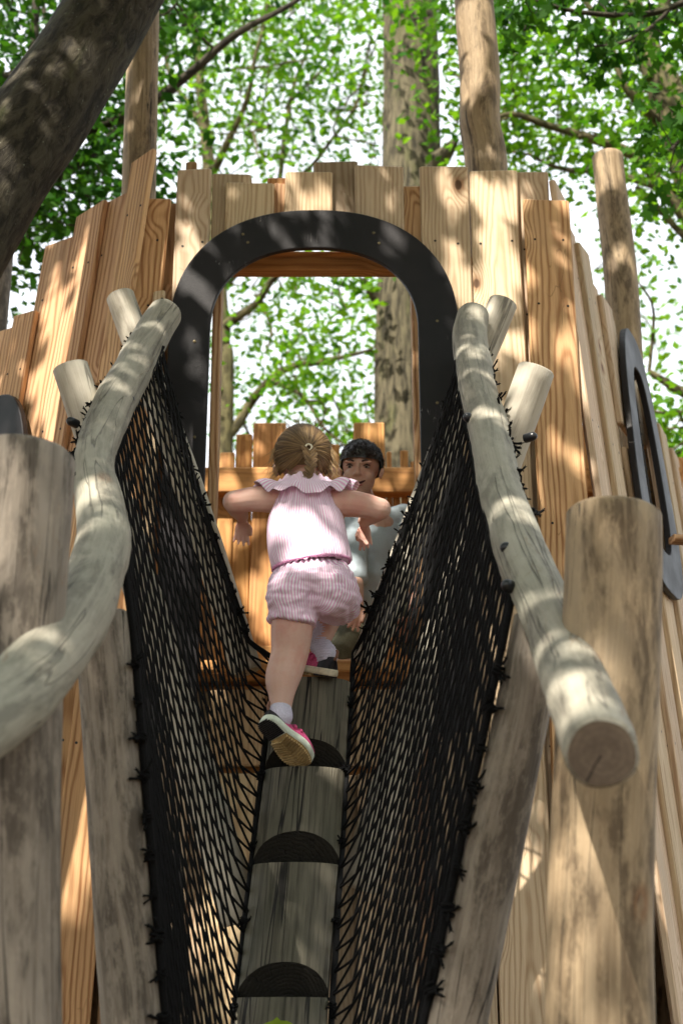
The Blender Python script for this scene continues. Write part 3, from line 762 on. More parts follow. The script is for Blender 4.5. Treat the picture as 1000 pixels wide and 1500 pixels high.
M['skin'] = skinmat('fair_skin', (.66, .43, .35), (.62, .33, .265))
M['skin2'] = skinmat('tanned_skin', (.56, .34, .255), (.52, .27, .205))
M['stripe'] = stripemat('pink_striped_cotton', (.84, .79, .84), (.76, .42, .64), .0084)
M['pinkband'] = plain('pink_elastic', (.72, .33, .54), .9, nscale=200, namt=.25)
M['ghair'] = hairmat('dark_blond_hair', (.085, .046, .020), (.36, .23, .10))
M['bhair'] = hairmat('black_brown_hair', (.010, .007, .006), (.035, .024, .018), .4)
M['tie'] = plain('pale_hair_tie', (.75, .68, .52), .5)
M['shirt'] = plain('grey_blue_cotton', (.43, .50, .545), .9, nscale=300, namt=.06, bumps=.2, bscale=150)
M['short'] = plain('olive_cotton', (.10, .095, .06), .9, nscale=200, namt=.15)
M['sock'] = plain('pale_sock', (.62, .60, .74), .95, nscale=260, namt=.12, bumps=.5, bscale=400)
M['shoepink'] = plain('pink_mesh_shoe', (.55, .07, .20), .7, nscale=500, namt=.6, bumps=.5, bscale=600)
M['shoeblack'] = plain('black_shoe_part', (.018, .017, .022), .6)
M['mid'] = plain('mint_white_midsole', (.66, .72, .62), .6, nscale=40, namt=.15)
M['midw'] = plain('cream_midsole', (.62, .56, .42), .7, nscale=30, namt=.25)
M['tread'] = plain('tan_rubber_tread', (.56, .41, .20), .7, nscale=60, namt=.2)
M['eyew'] = plain('eye_white', (.42, .38, .36), .2); M['iris'] = plain('dark_iris', (.03, .018, .01), .15); M['brow'] = plain('dark_brow', (.02, .014, .01), .7)
M['lip'] = plain('lip', (.45, .16, .13), .45); M['teeth'] = plain('teeth', (.75, .72, .66), .3); M['mouth'] = plain('mouth_inside', (.06, .015, .015), .6)
M['tab'] = plain('brown_heel_tab', (.25, .13, .09), .7)

# ---------- the girl
GY = 4.24
def GP(px, py, Y=GY): return W(px, py, Y)
def gm(px): return px*.00211
girl = empty('person', (GP(440, 1100).x, 4.35, GP(440, 1118, 4.27).z), 'small child seen from behind in pink striped romper stepping up the log', 'person')
mb = MB()
HC = GP(444, 668, 4.36)                          # head centre
ellipsoid(mb, HC, (gm(39), gm(44), gm(45)), None, 20)
ellipsoid(mb, HC+Vector((0, gm(10), -gm(18))), (gm(32), gm(34), gm(32)), None, 14)
for sx, px, py in ((-1, 404, 688), (1, 487, 690)): ellipsoid(mb, GP(px, py, 4.36), (gm(5), gm(7), gm(12)), Matrix.Rotation(sx*.25, 3, 'Y'), 8)
limb(mb, [GP(446, 690, 4.35), GP(447, 712, 4.31), GP(448, 732, 4.29)], [gm(20), gm(18), gm(20)])
for Z0, Z1, hw in ((0, 0, 0),):
    limb(mb, [GP(449, 740, 4.28), GP(451, 790, 4.25), GP(454, 830, 4.23), GP(456, 870, 4.22)], [gm(24), gm(26), gm(25), gm(20)])
limb(mb, [GP(402, 734, 4.305), GP(497, 738, 4.305)], [gm(20), gm(20)])
def arm(sh, el, wr, r):
    limb(mb, [sh, (sh+el)/2+Vector((0, 0, .004)), el], [r[0], r[1], r[2]], 20)
    limb(mb, [el, (el+wr)/2+Vector((0, -.01, -.002)), wr], [r[2]*.98, r[3], r[4]], 20)
elL = GP(342, 735, 4.29); wrL = GP(355, 757, 4.44)
elR = GP(556, 746, 4.30); wrR = GP(533, 763, 4.44)
arm(GP(400, 731, 4.30), elL, wrL, (gm(22), gm(19.5), gm(17), gm(15), gm(10)))
arm(GP(497, 736, 4.30), elR, wrR, (gm(22), gm(20), gm(17.5), gm(15), gm(10)))
def hand(wr, down, across, nrm, s, curl, thumb_side):
    """wr wrist; down: finger direction; across: from little to index finger; nrm: palm normal"""
    d, a, n = Vector(down).normalized(), Vector(across).normalized(), Vector(nrm).normalized()
    pal = wr+d*.030*s
    for k in range(4):
        o = (k-1.5)*.0135*s; limb(mb, [wr+a*o*.5, pal+a*o*.9, wr+d*.052*s+a*o], [.0105*s, .0105*s, .0088*s], 8, 10)
    for k, L in enumerate((.036, .045, .049, .044)):
        o = (k-1.5)*.0148*s; b = wr+d*.052*s+a*o; fan = a*(k-1.5)*.14
        c = n*curl*(1+.15*(3-k)); p1 = b+(d+fan+c*.3).normalized()*L*.42*s; p2 = p1+(d+fan+c*.8).normalized()*L*.33*s; p3 = p2+(d+fan+c*1.2).normalized()*L*.25*s
        limb(mb, [b, p1, p2, p3], [.0072*s, .0068*s, .0062*s, .0052*s], 12, 10)
    b = wr+d*.014*s+a*.020*s*thumb_side+n*.006*s
    limb(mb, [b, b+d*.022*s+a*.016*s*thumb_side+n*.008*s, b+d*.045*s+a*.018*s*thumb_side+n*.010*s], [.0095*s, .0080*s, .0062*s], 10, 10)
hand(wrL+Vector((0, .01, -.012)), (-.04, .10, -1), (1, .25, 0), (0, -1, .1), .84, .22, 1)
hand(wrR+Vector((0, .01, -.012)), (.10, .10, -1), (-.75, .65, 0), (-.3, -1, .1), .84, .2, 1)
# legs
hipL, kneeL, ankL = GP(432, 868, 4.22), GP(424, 958, 4.24), GP(411, 1044, 4.20)
limb(mb, [hipL, GP(428, 915, 4.23), kneeL, GP(414, 994, 4.22), GP(412, 1022, 4.21), ankL], [gm(26), gm(31), gm(27.5), gm(25.5), gm(18), gm(14.5)], 40)
hipR, kneeR, ankR = GP(488, 862, 4.26), GP(494, 872, 4.50), GP(469, 940, 4.42)
limb(mb, [hipR, (hipR+kneeR)/2, kneeR], [gm(30), gm(30), gm(25)]); limb(mb, [kneeR, (kneeR+ankR)/2+Vector((0, -.012, 0)), ankR], [gm(25), gm(21), gm(15)])
me, co = voxel(mb, .0036, 3, 'body'); link('body', me, girl, [M['skin']])
# shorts of the romper
mb = MB(); PC = GP(456, 858, 4.235)
ellipsoid(mb, PC, (gm(64), .098, gm(42)), Matrix.Rotation(-.10, 3, 'Y'), 18)
ellipsoid(mb, GP(427, 872, 4.205), (gm(38), .075, gm(40)), None, 14); ellipsoid(mb, GP(487, 868, 4.215), (gm(37), .08, gm(38)), None, 14)
limb(mb, [GP(432, 868, 4.225), GP(428, 915, 4.225)], [gm(38), gm(35.5)], ends=False)
limb(mb, [hipR+Vector((0, -.01, 0)), GP(494, 880, 4.31), GP(497, 884, 4.37)], [gm(36), gm(36), gm(33)], ends=False)
me, co = voxel(mb, .0045, 6, 'shorts'); nn = normals(me)
zt = GP(0, 826, 4.23).z; zb = GP(0, 918, 4.22).z
phi = np.arctan2(co[:, 0]-PC.x, -(co[:, 1]-PC.y))
topf = np.exp(-((co[:, 2]-zt)/.030)**2); botf = np.exp(-((co[:, 2]-zb)/.022)**2)
dz = .0055*topf*np.sin(phi*26+3*nz(co, 18))+.0040*botf*np.sin(phi*40+4*nz(co, 20))+.0085*nz(co*np.array([1, 1, 2.4]), 17)+.0045*nz(co*np.array([1, 1, 2.0]), 42, 9)
dz -= .007*np.exp(-((phi+.0)/.10)**2)*np.exp(-((co[:, 2]-GP(0, 882, 4.2).z)/.045)**2)
co = co+nn*dz[:, None]; setco(me, co); setgc(me, np.stack([phi*.115, co[:, 1]*0, co[:, 2]], 1)); link('romper_shorts', me, girl, [M['stripe']])
# bodice: a loft of rings with gathers
rows = [(717, 447, 38, 4.302), (722, 447, 41, 4.30), (732, 447, 45, 4.295), (745, 447, 51, 4.288), (760, 447.5, 57, 4.28), (778, 448.5, 60.5, 4.272), (795, 450.5, 62, 4.265), (810, 453, 62, 4.258), (820, 455, 60.5, 4.252), (827, 456, 57.5, 4.248), (830, 456, 47, 4.246)]
RR = catmull(rows, 44); vs = []; gcs = []; sg = 150; mb = MB()
for i, (py, cx, hw, Y) in enumerate(RR):
    f = i/43; c = GP(cx, py, Y); A = .0034*math.exp(-(f/.22)**2)+.0040*math.exp(-((1-f)/.13)**2)+.0010
    for k in range(sg):
        ph = 2*math.pi*k/sg; q = Vector((math.cos(ph)*2.2, math.sin(ph)*2.2, f*2.4))
        w1 = math.sin(ph*23+2.2*noise.noise(q*1.4)); r = 1+noise.noise(q)*.075*f+.035*noise.noise(Vector((q.x*2.4, q.y*2.4, q.z*1.3)))
        x = gm(hw)*math.cos(ph)*r; y = (.068+.022*f)*math.sin(ph)*r; n = Vector((math.cos(ph), math.sin(ph), 0))
        p = c+Vector((x, y, 0))+n*A*w1; p.z += x*.135*f*f
        vs.append(p); gcs.append((ph*.118, 0, p.z))
fs = [(i*sg+k, i*sg+(k+1) % sg, (i+1)*sg+(k+1) % sg, (i+1)*sg+k) for i in range(43) for k in range(sg)]
mb.add(vs, fs, 0, gcs); bod = mb.build('romper_bodice', M['stripe'], girl)
mb = MB(); pts = []
for k in range(73):
    ph = 2*math.pi*k/72; x = gm(57)*math.cos(ph); p = GP(456, 828, 4.246)+Vector((x, .093*math.sin(ph), x*.135)); pts.append(p)
tube(mb, pts, .0048, 6, bevel=False, bump=.4, bfreq=90); mb.build('elastic_waist', M['pinkband'], bod)
# frill round the shoulders
def frill_row(px_r, dep, ysid, yback, yfront, amp, fr, Y=4.305, ph0=0.0):
    out = []
    for k in range(200):
        ph = 2*math.pi*k/200; c = GP(447, 716, Y); b = max(0, -math.sin(ph)); s_ = abs(math.cos(ph))
        yy = ysid*s_**2+yback*b**2+yfront*max(0, math.sin(ph))**2
        w = amp*(math.sin(ph*fr+ph0+1.8*math.sin(ph*2.3))+.5*math.sin(ph*fr*1.7+2+ph0)); rr = 1+.05*math.sin(ph*fr+ph0+1.2)*(amp > .003)
        out.append(c+Vector((gm(px_r)*math.cos(ph)*rr, dep*math.sin(ph)*rr, -gm(yy)+w)))
    return out
rws = [frill_row(37, .060, -12, -16, -6, .0045, 13, ph0=.6), frill_row(42, .066, -8, -8, -4, .0025, 13), frill_row(46, .072, -3, 0, 0, .0012, 13), frill_row(58, .088, -11, 6, 6, .0055, 9), frill_row(70, .100, -10, 15, 18, .010, 9), frill_row(80, .108, -3, 25, 32, .013, 9)]
vs = [p for r_ in rws for p in r_]; n = 200; mb = MB(); gcs = [(2*math.pi*k/200*.16, i*.02, 0) for i in range(len(rws)) for k in range(n)]
fs = [(i*n+k, i*n+(k+1) % n, (i+1)*n+(k+1) % n, (i+1)*n+k) for i in range(len(rws)-1) for k in range(n)]
mb.add(vs, fs, 0, gcs); fr_ = mb.build('shoulder_frill', M['stripe'], bod); sd = fr_.modifiers.new('s', 'SOLIDIFY'); sd.thickness = .002; sb = fr_.modifiers.new('b', 'SUBSURF'); sb.levels = sb.render_levels = 1
# hair drawn back to a tie, then a plait
tie = GP(452, 657, 4.258); cen = HC; ra, rb, rc = gm(45), gm(48.5), gm(49.5)
mb = MB(); 
def onhead(d, k=1.0): d = d.normalized(); s_ = 1/math.sqrt((d.x/ra)**2+(d.y/rb)**2+(d.z/rc)**2); return cen+d*s_*k
td = (tie-cen).normalized()
vs = []; nv_ = 26; nu_ = 48
bm_ = MB(); ellipsoid(bm_, cen, (ra*.985, rb*.985, rc*.985), None, 24)
keep = [f for f in bm_.f if all((Vector(bm_.v[i])-cen).y < gm(16) and (Vector(bm_.v[i])-cen).z > -gm(34)+max(0, (Vector(bm_.v[i])-cen).y)*1.1 for i in f)]
mb.add(bm_.v, keep, 0, None, .22)
rs = random.Random(5)
for k in range(1150):
    az = rs.uniform(0, 2*math.pi); u = td.orthogonal().normalized(); w = td.cross(u); e = u*math.cos(az)+w*math.sin(az)
    end = (td*math.cos(1.75+rs.uniform(-.1, .25))+e*math.sin(1.75)).normalized()
    if end.z < -.62: end = (td*.55+e*.85).normalized()
    if end.z < -.75: continue
    st = (td*math.cos(.10)+e*math.sin(.10)).normalized(); lift = rs.uniform(.995, 1.035); jit = rs.uniform(-.05, .05); pts = []
    f0 = rs.uniform(0, .45) if rs.random() < .35 else 0
    for i in range(13):
        t = f0+(1-f0)*i/12; ang = t; d = st.slerp(end, ang) if st.angle(end) < 3.1 else st
        d = (d+w*jit*math.sin(t*3.1)).normalized(); pts.append(onhead(d, lift+.006*math.sin(t*9+k)))
    tube(mb, pts, [.0009]+[.0014]*10+[.0011, .0006], 4, bevel=False, tv=min(1, max(0, rs.gauss(.38, .26))))
# loose wisps at the sides and crown
for k in range(190):
    side_ = rs.choice((-1, 1)); top_ = rs.random() < .35
    d = Vector((rs.uniform(-.8, .8), -.3, 1.0)) if top_ else Vector((side_*1.0, -rs.uniform(.0, .5), rs.uniform(-.75, .3)))
    p = onhead(d, 1.01); v = Vector((d.x*.5, d.y*.5-.1, .25 if top_ else -1.0)).normalized(); pts = [p]
    L = rs.uniform(.015, .035) if top_ else rs.uniform(.03, .075)
    for i in range(5): p = p+v*L/5; v = (v+Vector((rs.uniform(-.4, .4), rs.uniform(-.3, .3), rs.uniform(-.3, .2)))*.6).normalized(); pts.append(p)
    tube(mb, pts, [.0007]*5+[.0003], 3, bevel=False, tv=rs.uniform(.5, 1))
for k in range(60):   # short hair at the nape
    p = GP(rs.uniform(415, 480), rs.uniform(690, 700), 4.285+rs.uniform(0, .02)); q = p+Vector((rs.uniform(-.012, .012), -.004, -rs.uniform(.015, .035)))
    tube(mb, [p, (p+q)/2+Vector((0, -.004, 0)), q], [.0012, .0012, .0004], 3, bevel=False, tv=rs.uniform(.3, .9))
hair = mb.build('hair', M['ghair'], girl)
mb = MB(); pl = [GP(452, 660, 4.252), GP(455, 672, 4.243), GP(455, 685, 4.240), GP(451, 698, 4.243), GP(448, 710, 4.250)]
Q = catmull(pl, 15)
for i, q in enumerate(Q[:-1]):
    f = i/14; wv = gm(7.5)*(1-.35*f)
    for sx in (-1, 1):
        if (i+(sx > 0)) % 2: continue
        c = Vector(q)+Vector((sx*wv*.55, -.003, 0)); a = Matrix.Rotation(sx*.75, 3, 'Y')
        ellipsoid(mb, c, (wv*.62, wv*.62, wv*1.35), a, 8, 0, .3+.35*rs.random())
        for h in range(9):
            o = Vector((rs.uniform(-.5, .5)*wv, -wv*.55-.0006, -wv*1.1)); e = Vector((o.x, o.y, wv*1.1)); tube(mb, [c+a @ o, c+a @ Vector((o.x, -wv*.68, 0)), c+a @ e], [.0006, .0012, .0006], 3, bevel=False, tv=rs.uniform(.1, .9))
for h in range(26):
    p = GP(448, 708, 4.25); q = p+Vector((rs.uniform(-.012, .012), rs.uniform(-.008, .004), -rs.uniform(.012, .03))); tube(mb, [p, (p+q)/2+Vector((0, -.003, 0)), q], [.0018, .0014, .0004], 3, bevel=False, tv=rs.uniform(.5, 1))
mb.build('plait', M['ghair'], hair)
mb = MB(); pts = [tie+Vector((.0105*math.cos(t), -.010, .0105*math.sin(t))) for t in np.linspace(0, 2*math.pi, 20)]; tube(mb, pts, .0034, 6, bevel=False); mb.build('hair_tie', M['tie'], hair)
# shoes and socks
def shoe(heel, toe, sole_n, parent, midm, flip=1, heelw=.030):
    heel, toe = Vector(heel), Vector(toe); y = (toe-heel).normalized(); z = -(Vector(sole_n)-y*Vector(sole_n).dot(y)).normalized(); x = y.cross(z)
    Lh = (toe-heel).length; Mx = Matrix((x, y, z)).transposed()
    def T(a, b, c): return heel+Mx @ Vector((a, b*Lh, c))
    def hw(t): return heelw*(.80+.42*math.exp(-((t-.68)/.24)**2)+.10*math.exp(-((t-.12)/.15)**2))*math.sqrt(max(0.0, 1-max(0, abs(t-.5)/.5)**6))+.0005
    def outline(k=1.0, n=28, y0=0.0, y1=1.0):
        ts = [(.5-.5*math.cos(math.pi*i/n)) for i in range(n+1)]; ts = [y0+(y1-y0)*t for t in ts]
        off = lambda t: flip*.004*math.sin(t*3.0)
        return [(hw(t)*k+off(t), t) for t in ts]+[(-hw(t)*k+off(t), t) for t in reversed(ts)]
    def lay(rowsdef, mat, name, par, cap0=True, cap1=True):
        mb = MB(); vs = []; n = None
        for (k, zz, spring) in rowsdef:
            o = outline(k); n = len(o)
            for (a, t) in o: vs.append(T(a, t, zz+spring*(max(0, t-.7)/.3)**2+.012*max(0, .25-t)*0))
        fs = [(i*n+j, i*n+(j+1) % n, (i+1)*n+(j+1) % n, (i+1)*n+j) for i in range(len(rowsdef)-1) for j in range(n)]
        m = n//2
        if cap0: fs += [(j+1, j, n-1-j, n-2-j) for j in range(m-1)]
        if cap1: b = (len(rowsdef)-1)*n; fs += [(b+j, b+j+1, b+n-2-j, b+n-1-j) for j in range(m-1)]
        mb.add(vs, fs); return mb.build(name, mat, par)
    sp = .010
    # upper as a loft whose sections rise towards the ankle
    mb = MB(); vs = []; n = 24; nt = 22
    for i in range(nt+1):
        t = .015+.97*i/nt; h = .024+.020*math.exp(-((t-.62)/.22)**2)+.030*max(0, 1-abs(t-.22)/.34)**.6 if t < .56 else .020+.034*math.sqrt(max(0, (1-t)/.44))
        h = h if t > .06 else h*.9; w = hw(t)*.95
        for k in range(n+1):
            a = math.pi*k/n; vs.append(T(w*math.copysign(abs(math.cos(a))**.7, math.cos(a))*(1-.28*math.sin(a)*(t < .5)), t, .016+sp*(max(0, t-.7)/.3)**2+h*math.sin(a)**.8))
    fs = []; ms = []
    for i in range(nt):
        for k in range(n): fs.append((i*(n+1)+k, i*(n+1)+k+1, (i+1)*(n+1)+k+1, (i+1)*(n+1)+k)); ms.append(1 if i < nt*.27 else 0)
    fs.append(tuple(range(n+1))); ms.append(1); fs.append(tuple(reversed(range(nt*(n+1), (nt+1)*(n+1))))); ms.append(0)
    mb.add(vs, fs, ms); up = mb.build('shoe', [M['shoepink'], M['shoeblack']], parent)
    lay([(1.0, 0.0, sp), (1.07, .006, sp), (1.06, .016, sp), (1.0, .022, sp)], midm, 'midsole', up)
    # tread: black heel block and tan forefoot with chevron bars
    mb = MB()
    for j in range(11):
        t = .03+j*.030; w = hw(t)*.92; mb_ = [T(-w, t-.010, -.004), T(w, t-.010, -.004), T(w, t+.010, -.004), T(-w, t+.010, -.004), T(-w, t-.012, .002), T(w, t-.012, .002), T(w, t+.012, .002), T(-w, t+.012, .002)]
        mb.add(mb_, [(0, 3, 2, 1), (0, 1, 5, 4), (1, 2, 6, 5), (2, 3, 7, 6), (3, 0, 4, 7)], 0, None, .5, False)
    mb.build('heel_tread', M['shoeblack'], up)
    mb = MB()
    for j in range(14):
        t = .40+j*.042
        for sx in (-1, 1):
            w0, w1 = 0.0015, max(.004, hw(min(.985, t))*.93); dt = .05; tt = min(.985, t)
            q = [(w0, tt-.012+dt), (w1, tt-.012), (w1, tt+.012), (w0, tt+.012+dt)]
            q = [(sx*a, min(.985, b)) for a, b in q]; zz = [sp*(max(0, b-.7)/.3)**2 for a, b in q]
            v_ = [T(a, b, -.0085+z_) for (a, b), z_ in zip(q, zz)]+[T(a, b, .002+z_) for (a, b), z_ in zip(q, zz)]
            mb.add(v_, [(0, 1, 2, 3), (3, 2, 1, 0), (0, 1, 5, 4), (1, 2, 6, 5), (2, 3, 7, 6), (3, 0, 4, 7)], 0, None, .5, False)
    o = outline(.96, 28, .36, .99); n_ = len(o); mb.add([T(a, t, -.0015+sp*(max(0, t-.7)/.3)**2) for a, t in o], [(j, j+1, n_-2-j, n_-1-j) for j in range(n_//2-1)], 0, None, .5, False)
    mb.build('forefoot_tread', M['tread'], up)
    mb = MB(); tube(mb, [T(.0, .02, .052), T(0, -.03, .062), T(0, -.035, .078), T(0, -.005, .082)], .0045, 6, bevel=False); mb.build('heel_tab', M['tab'], up)
    # strap over the instep
    mb = MB()
    for tt in (.46, .56):
        pts = [T(hw(tt)*.98*math.cos(a), tt, .026+.044*math.sin(a)) for a in np.linspace(.35, math.pi-.35, 9)]; tube(mb, pts, .005, 6, bevel=False)
    mb.build('strap', M['shoepink'], up)
    return T
hl, tt_ = GP(383, 1055, 4.155), GP(450, 1124, 4.245)
Tl = shoe(hl, tt_, (-.66, -.70, -.12), girl, M['mid'], 1, .041)
mb = MB(); limb(mb, [GP(411, 1040, 4.20), GP(412, 1050, 4.20), Tl(0, .24, .060), Tl(0, .34, .035)], [gm(16), gm(16.5), gm(16), gm(13)]); me, co = voxel(mb, .004, 3); link('sock', me, girl, [M['sock']])
hr, tr_ = GP(487, 991, 4.355), GP(441, 983, 4.51)
Tr = shoe(hr, tr_, (0, 0, -1), girl, M['midw'], -1, .0375)
mb = MB(); limb(mb, [GP(469, 926, 4.43), GP(469, 945, 4.42), Tr(0, .25, .062), Tr(0, .34, .035)], [gm(18.5), gm(16.5), gm(15.5), gm(12)]); me, co = voxel(mb, .004, 3)
co += normals(me)*(.0018*np.sin(co[:, 2:3]*700)); setco(me, co); link('sock', me, girl, [M['sock']])

# ---------- the boy
BY = 4.98
def BP(px, py, Y=BY): return W(px, py, Y)
def bmm(px): return px*.00257
boy = empty('person', (BP(560, 900).x, BY+.1, ZP), 'dark-haired child in grey-blue t-shirt smiling inside the doorway', 'person')
HB = BP(528, 688, BY); yaw = R(-9); RH = Matrix.Rotation(yaw, 3, 'Z') @ Matrix.Rotation(R(12), 3, 'X') @ Matrix.Rotation(R(4), 3, 'Y')
def hp(x, y, z): return HB+RH @ (Vector((x, -y, z))*1.06)       # x image right, y towards the viewer, z up
mb = MB()
def he(c, r, tilt=0): ellipsoid(mb, hp(*c), r, RH @ Matrix.Rotation(tilt, 3, 'Y'), 14)
he((0, -.012, .020), (.070, .086, .080)); he((0, .018, -.035), (.058, .062, .062)); he((0, .040, -.078), (.024, .026, .020)); he((0, .030, -.062), (.040, .040, .030))
for sx in (-1, 1):
    he((sx*.033, .052, -.032), (.022, .018, .020)); he((sx*.074, -.004, -.012), (.008, .014, .022), sx*.2); he((sx*.030, .066, .016), (.022, .010, .007), sx*-.1)
he((0, .080, -.026), (.012, .012, .010)); limb(mb, [hp(0, .070, .010), hp(0, .080, -.020)], [.0075, .009], 8)
for sx in (-1, 1): he((sx*.009, .076, -.029), (.006, .007, .006))
limb(mb, [hp(-.022, .064, -.052), hp(0, .072, -.056), hp(.022, .064, -.052)], [.004, .0058, .004], 12, 10); limb(mb, [hp(-.018, .062, -.063), hp(0, .070, -.068), hp(.018, .062, -.063)], [.004, .006, .004], 12, 10)
limb(mb, [hp(0, -.02, -.06), BP(540, 742, BY+.05), BP(548, 765, BY+.06)], [.036, .036, .05])
limb(mb, [BP(551, 775, BY+.06), BP(555, 830, BY+.09), BP(560, 890, BY+.12)], [.075, .078, .08])
shL, shR = BP(518, 768, BY+.03), BP(592, 760, BY+.09)
limb(mb, [shL, shR], [.036, .036])
elb = BP(521, 846, BY-.06); wrb = BP(525, 886, BY-.13)
limb(mb, [shL, (shL+elb)/2, elb], [.036, .031, .027]); limb(mb, [elb, (elb+wrb)/2, wrb], [.027, .024, .018])
elb2 = BP(618, 840, BY+.05); wrb2 = BP(600, 905, BY-.02); limb(mb, [shR, (shR+elb2)/2, elb2], [.036, .031, .027]); limb(mb, [elb2, (elb2+wrb2)/2, wrb2], [.027, .024, .018])
hand(wrb, (-.30, -.05, -1), (.8, .5, -.1), (-.2, -1, .1), 1.0, .35, 1)
hand(wrb2, (-.4, -.1, -.8), (.8, .5, -.1), (-.2, -1, .1), 1.0, .35, -1)
zf = ZP+.045
hpv = BP(562, 900, BY+.13)
for sx in (-1, 1):
    h0 = hpv+Vector((sx*.055, 0, 0)); kn = Vector((h0.x+sx*.13, h0.y-.10, zf+.03)); an = Vector((h0.x-sx*.02, h0.y+.02+sx*.06-.08, zf))
    limb(mb, [h0, (h0+kn)/2, kn], [.062, .055, .042]); limb(mb, [kn, (kn+an)/2, an], [.042, .038, .026]); limb(mb, [an, an+Vector((-sx*.10, -.03, -.012))], [.026, .022])
me, co = voxel(mb, .0034, 2, 'body')
# eye sockets, nostril shade comes from the form
for sx in (-1, 1):
    e = np.array(hp(sx*.030, .074, .002)); d = np.linalg.norm((co-e)*np.array([1, 1, 1.5]), axis=1); inn = np.array(RH @ Vector((0, 1, 0)))
    co += inn[None]*(.010*np.exp(-(d/.013)**2))[:, None]
setco(me, co); link('body', me, boy, [M['skin2']])
for sx in (-1, 1):
    mb = MB(); ellipsoid(mb, hp(sx*.030, .0530, .000), (.0105, .0112, .0042), RH, 12); eye = mb.build('eye', M['eyew'], boy)
    mb = MB(); ellipsoid(mb, hp(sx*.030-.001, .0615, .0000), (.0048, .0038, .0044), RH, 8); mb.build('iris', M['iris'], eye)
    mb = MB(); tube(mb, [hp(sx*.018, .0665, .003), hp(sx*.030, .0675, .0085), hp(sx*.043, .060, .004)], [.0016, .0026, .0014], 6, bevel=False); mb.build('upper_lid', M['brow'], eye)
    mb = MB(); tube(mb, [hp(sx*.014, .0755, .018), hp(sx*.028, .0765, .0235), hp(sx*.046, .062, .017)], [.0028, .0036, .0016], 6, bevel=False); mb.build('eyebrow', M['brow'], boy)
mb = MB(); Q = catmull([hp(-.029, .0630, -.047), hp(-.014, .0725, -.0565), hp(0, .0765, -.0595), hp(.014, .0725, -.0565), hp(.029, .0630, -.047)], 16)
tube(mb, [Vector(q) for q in Q], [.0008]+[.0026+.0022*math.sin(math.pi*i/15) for i in range(1, 15)]+[.0008], 8, bevel=False); mo = mb.build('mouth', M['mouth'], boy)
mb = MB(); Q = catmull([hp(-.014, .0745, -.0560), hp(0, .0785, -.0575), hp(.014, .0745, -.0560)], 10); tube(mb, [Vector(q) for q in Q], .0018, 6, bevel=False); mb.build('teeth', M['teeth'], mo)
mb = MB(); Q = catmull([hp(-.019, .067, -.0640), hp(0, .0755, -.0685), hp(.019, .067, -.0640)], 10); tube(mb, [Vector(q) for q in Q], [.001]+[.0036]*8+[.001], 8, bevel=False); mb.build('lower_lip', M['lip'], mo)
# short thick hair with a straight fringe
mb = MB(); rs = random.Random(9); bh = MB(); ellipsoid(bh, (0, 0, 0), (1, 1, 1), None, 26); cc = []
def hsurf(d, k=1.0): d = d.normalized(); r = (.0755, .091, .087); s_ = 1/math.sqrt((d.x/r[0])**2+(d.y/r[1])**2+(d.z/r[2])**2)*k; v = d*s_; return hp(v.x, v.y-.012, v.z+.020)
def hairline(d):   # lowest z allowed for a direction (unit)
    f = d.y
    return .15 if f > .45 else (.15-(.45-f)*1.1 if f > .05 else -.42)
keep = [f for f in bh.f if all(Vector(bh.v[i]).z > hairline(Vector(bh.v[i]))-.05 for i in f)]
mb.add([hsurf(Vector(v), 1+.02*noise.noise(Vector(v)*5)) for v in bh.v], keep, 0, None, .2)
crown = Vector((.05, -.35, .95)).normalized()
for k in range(3000):
    d = Vector((rs.gauss(0, 1), rs.gauss(0, 1), rs.gauss(0, 1))).normalized()
    if d.z < hairline(d)-.02: continue
    away = (d-crown*d.dot(crown)); away = away.normalized() if away.length > .05 else Vector((0, 1, 0))
    L = rs.uniform(.22, .5); pts = []; ck = rs.uniform(.0, .07); dv = Vector((rs.gauss(0, .12), rs.gauss(0, .12), 0))
    for i in range(6):
        t = i/5; e = (d+(away+dv)*L*t).normalized()
        if e.z < hairline(e)-.10: break
        pts.append(hsurf(e, 1.0+.02*math.sin(t*2.2)+ck*(.3+t)))
    if len(pts) > 2: tube(mb, pts, list(np.linspace(.0016, .0006, len(pts))), 3, bevel=False, tv=rs.random())
mb.build('hair', M['bhair'], boy)
# t-shirt
mb = MB()
limb(mb, [BP(549, 760, BY+.055), BP(553, 790, BY+.07), BP(557, 840, BY+.095), BP(558, 884, BY+.12)], [.062, .092, .094, .098], 24, 24)
limb(mb, [BP(524, 766, BY+.035), BP(588, 758, BY+.085)], [.046, .046])
limb(mb, [shL, shL+(elb-shL)*.95], [.048, .047], 12, 16); limb(mb, [shR, shR+(elb2-shR)*.75], [.048, .050], 12, 16)
me, co = voxel(mb, .0055, 7, 'shirt'); nn = normals(me)
co = co+nn*(.013*nz(co*np.array([1, 1, .75])+co[:, 2:3]*np.array([.5, .2, 0]), 14)+.0035*nz(co, 34, 5))[:, None]; setco(me, co); link('tshirt', me, boy, [M['shirt']])
mb = MB(); limb(mb, [BP(551, 752, BY+.05), BP(551, 756, BY+.052)], [.045, .047], 6, 24); 
mb = MB()
ellipsoid(mb, hpv, (.105, .09, .06), None, 14)
for sx in (-1, 1):
    h0 = hpv+Vector((sx*.055, 0, 0)); kn = Vector((h0.x+sx*.13, h0.y-.10, zf+.03)); limb(mb, [h0, h0+(kn-h0)*.8], [.074, .064])
me, co = voxel(mb, .006, 5, 'shorts'); co = co+normals(me)*(.006*nz(co, 18))[:, None]; setco(me, co); link('shorts', me, boy, [M['short']])

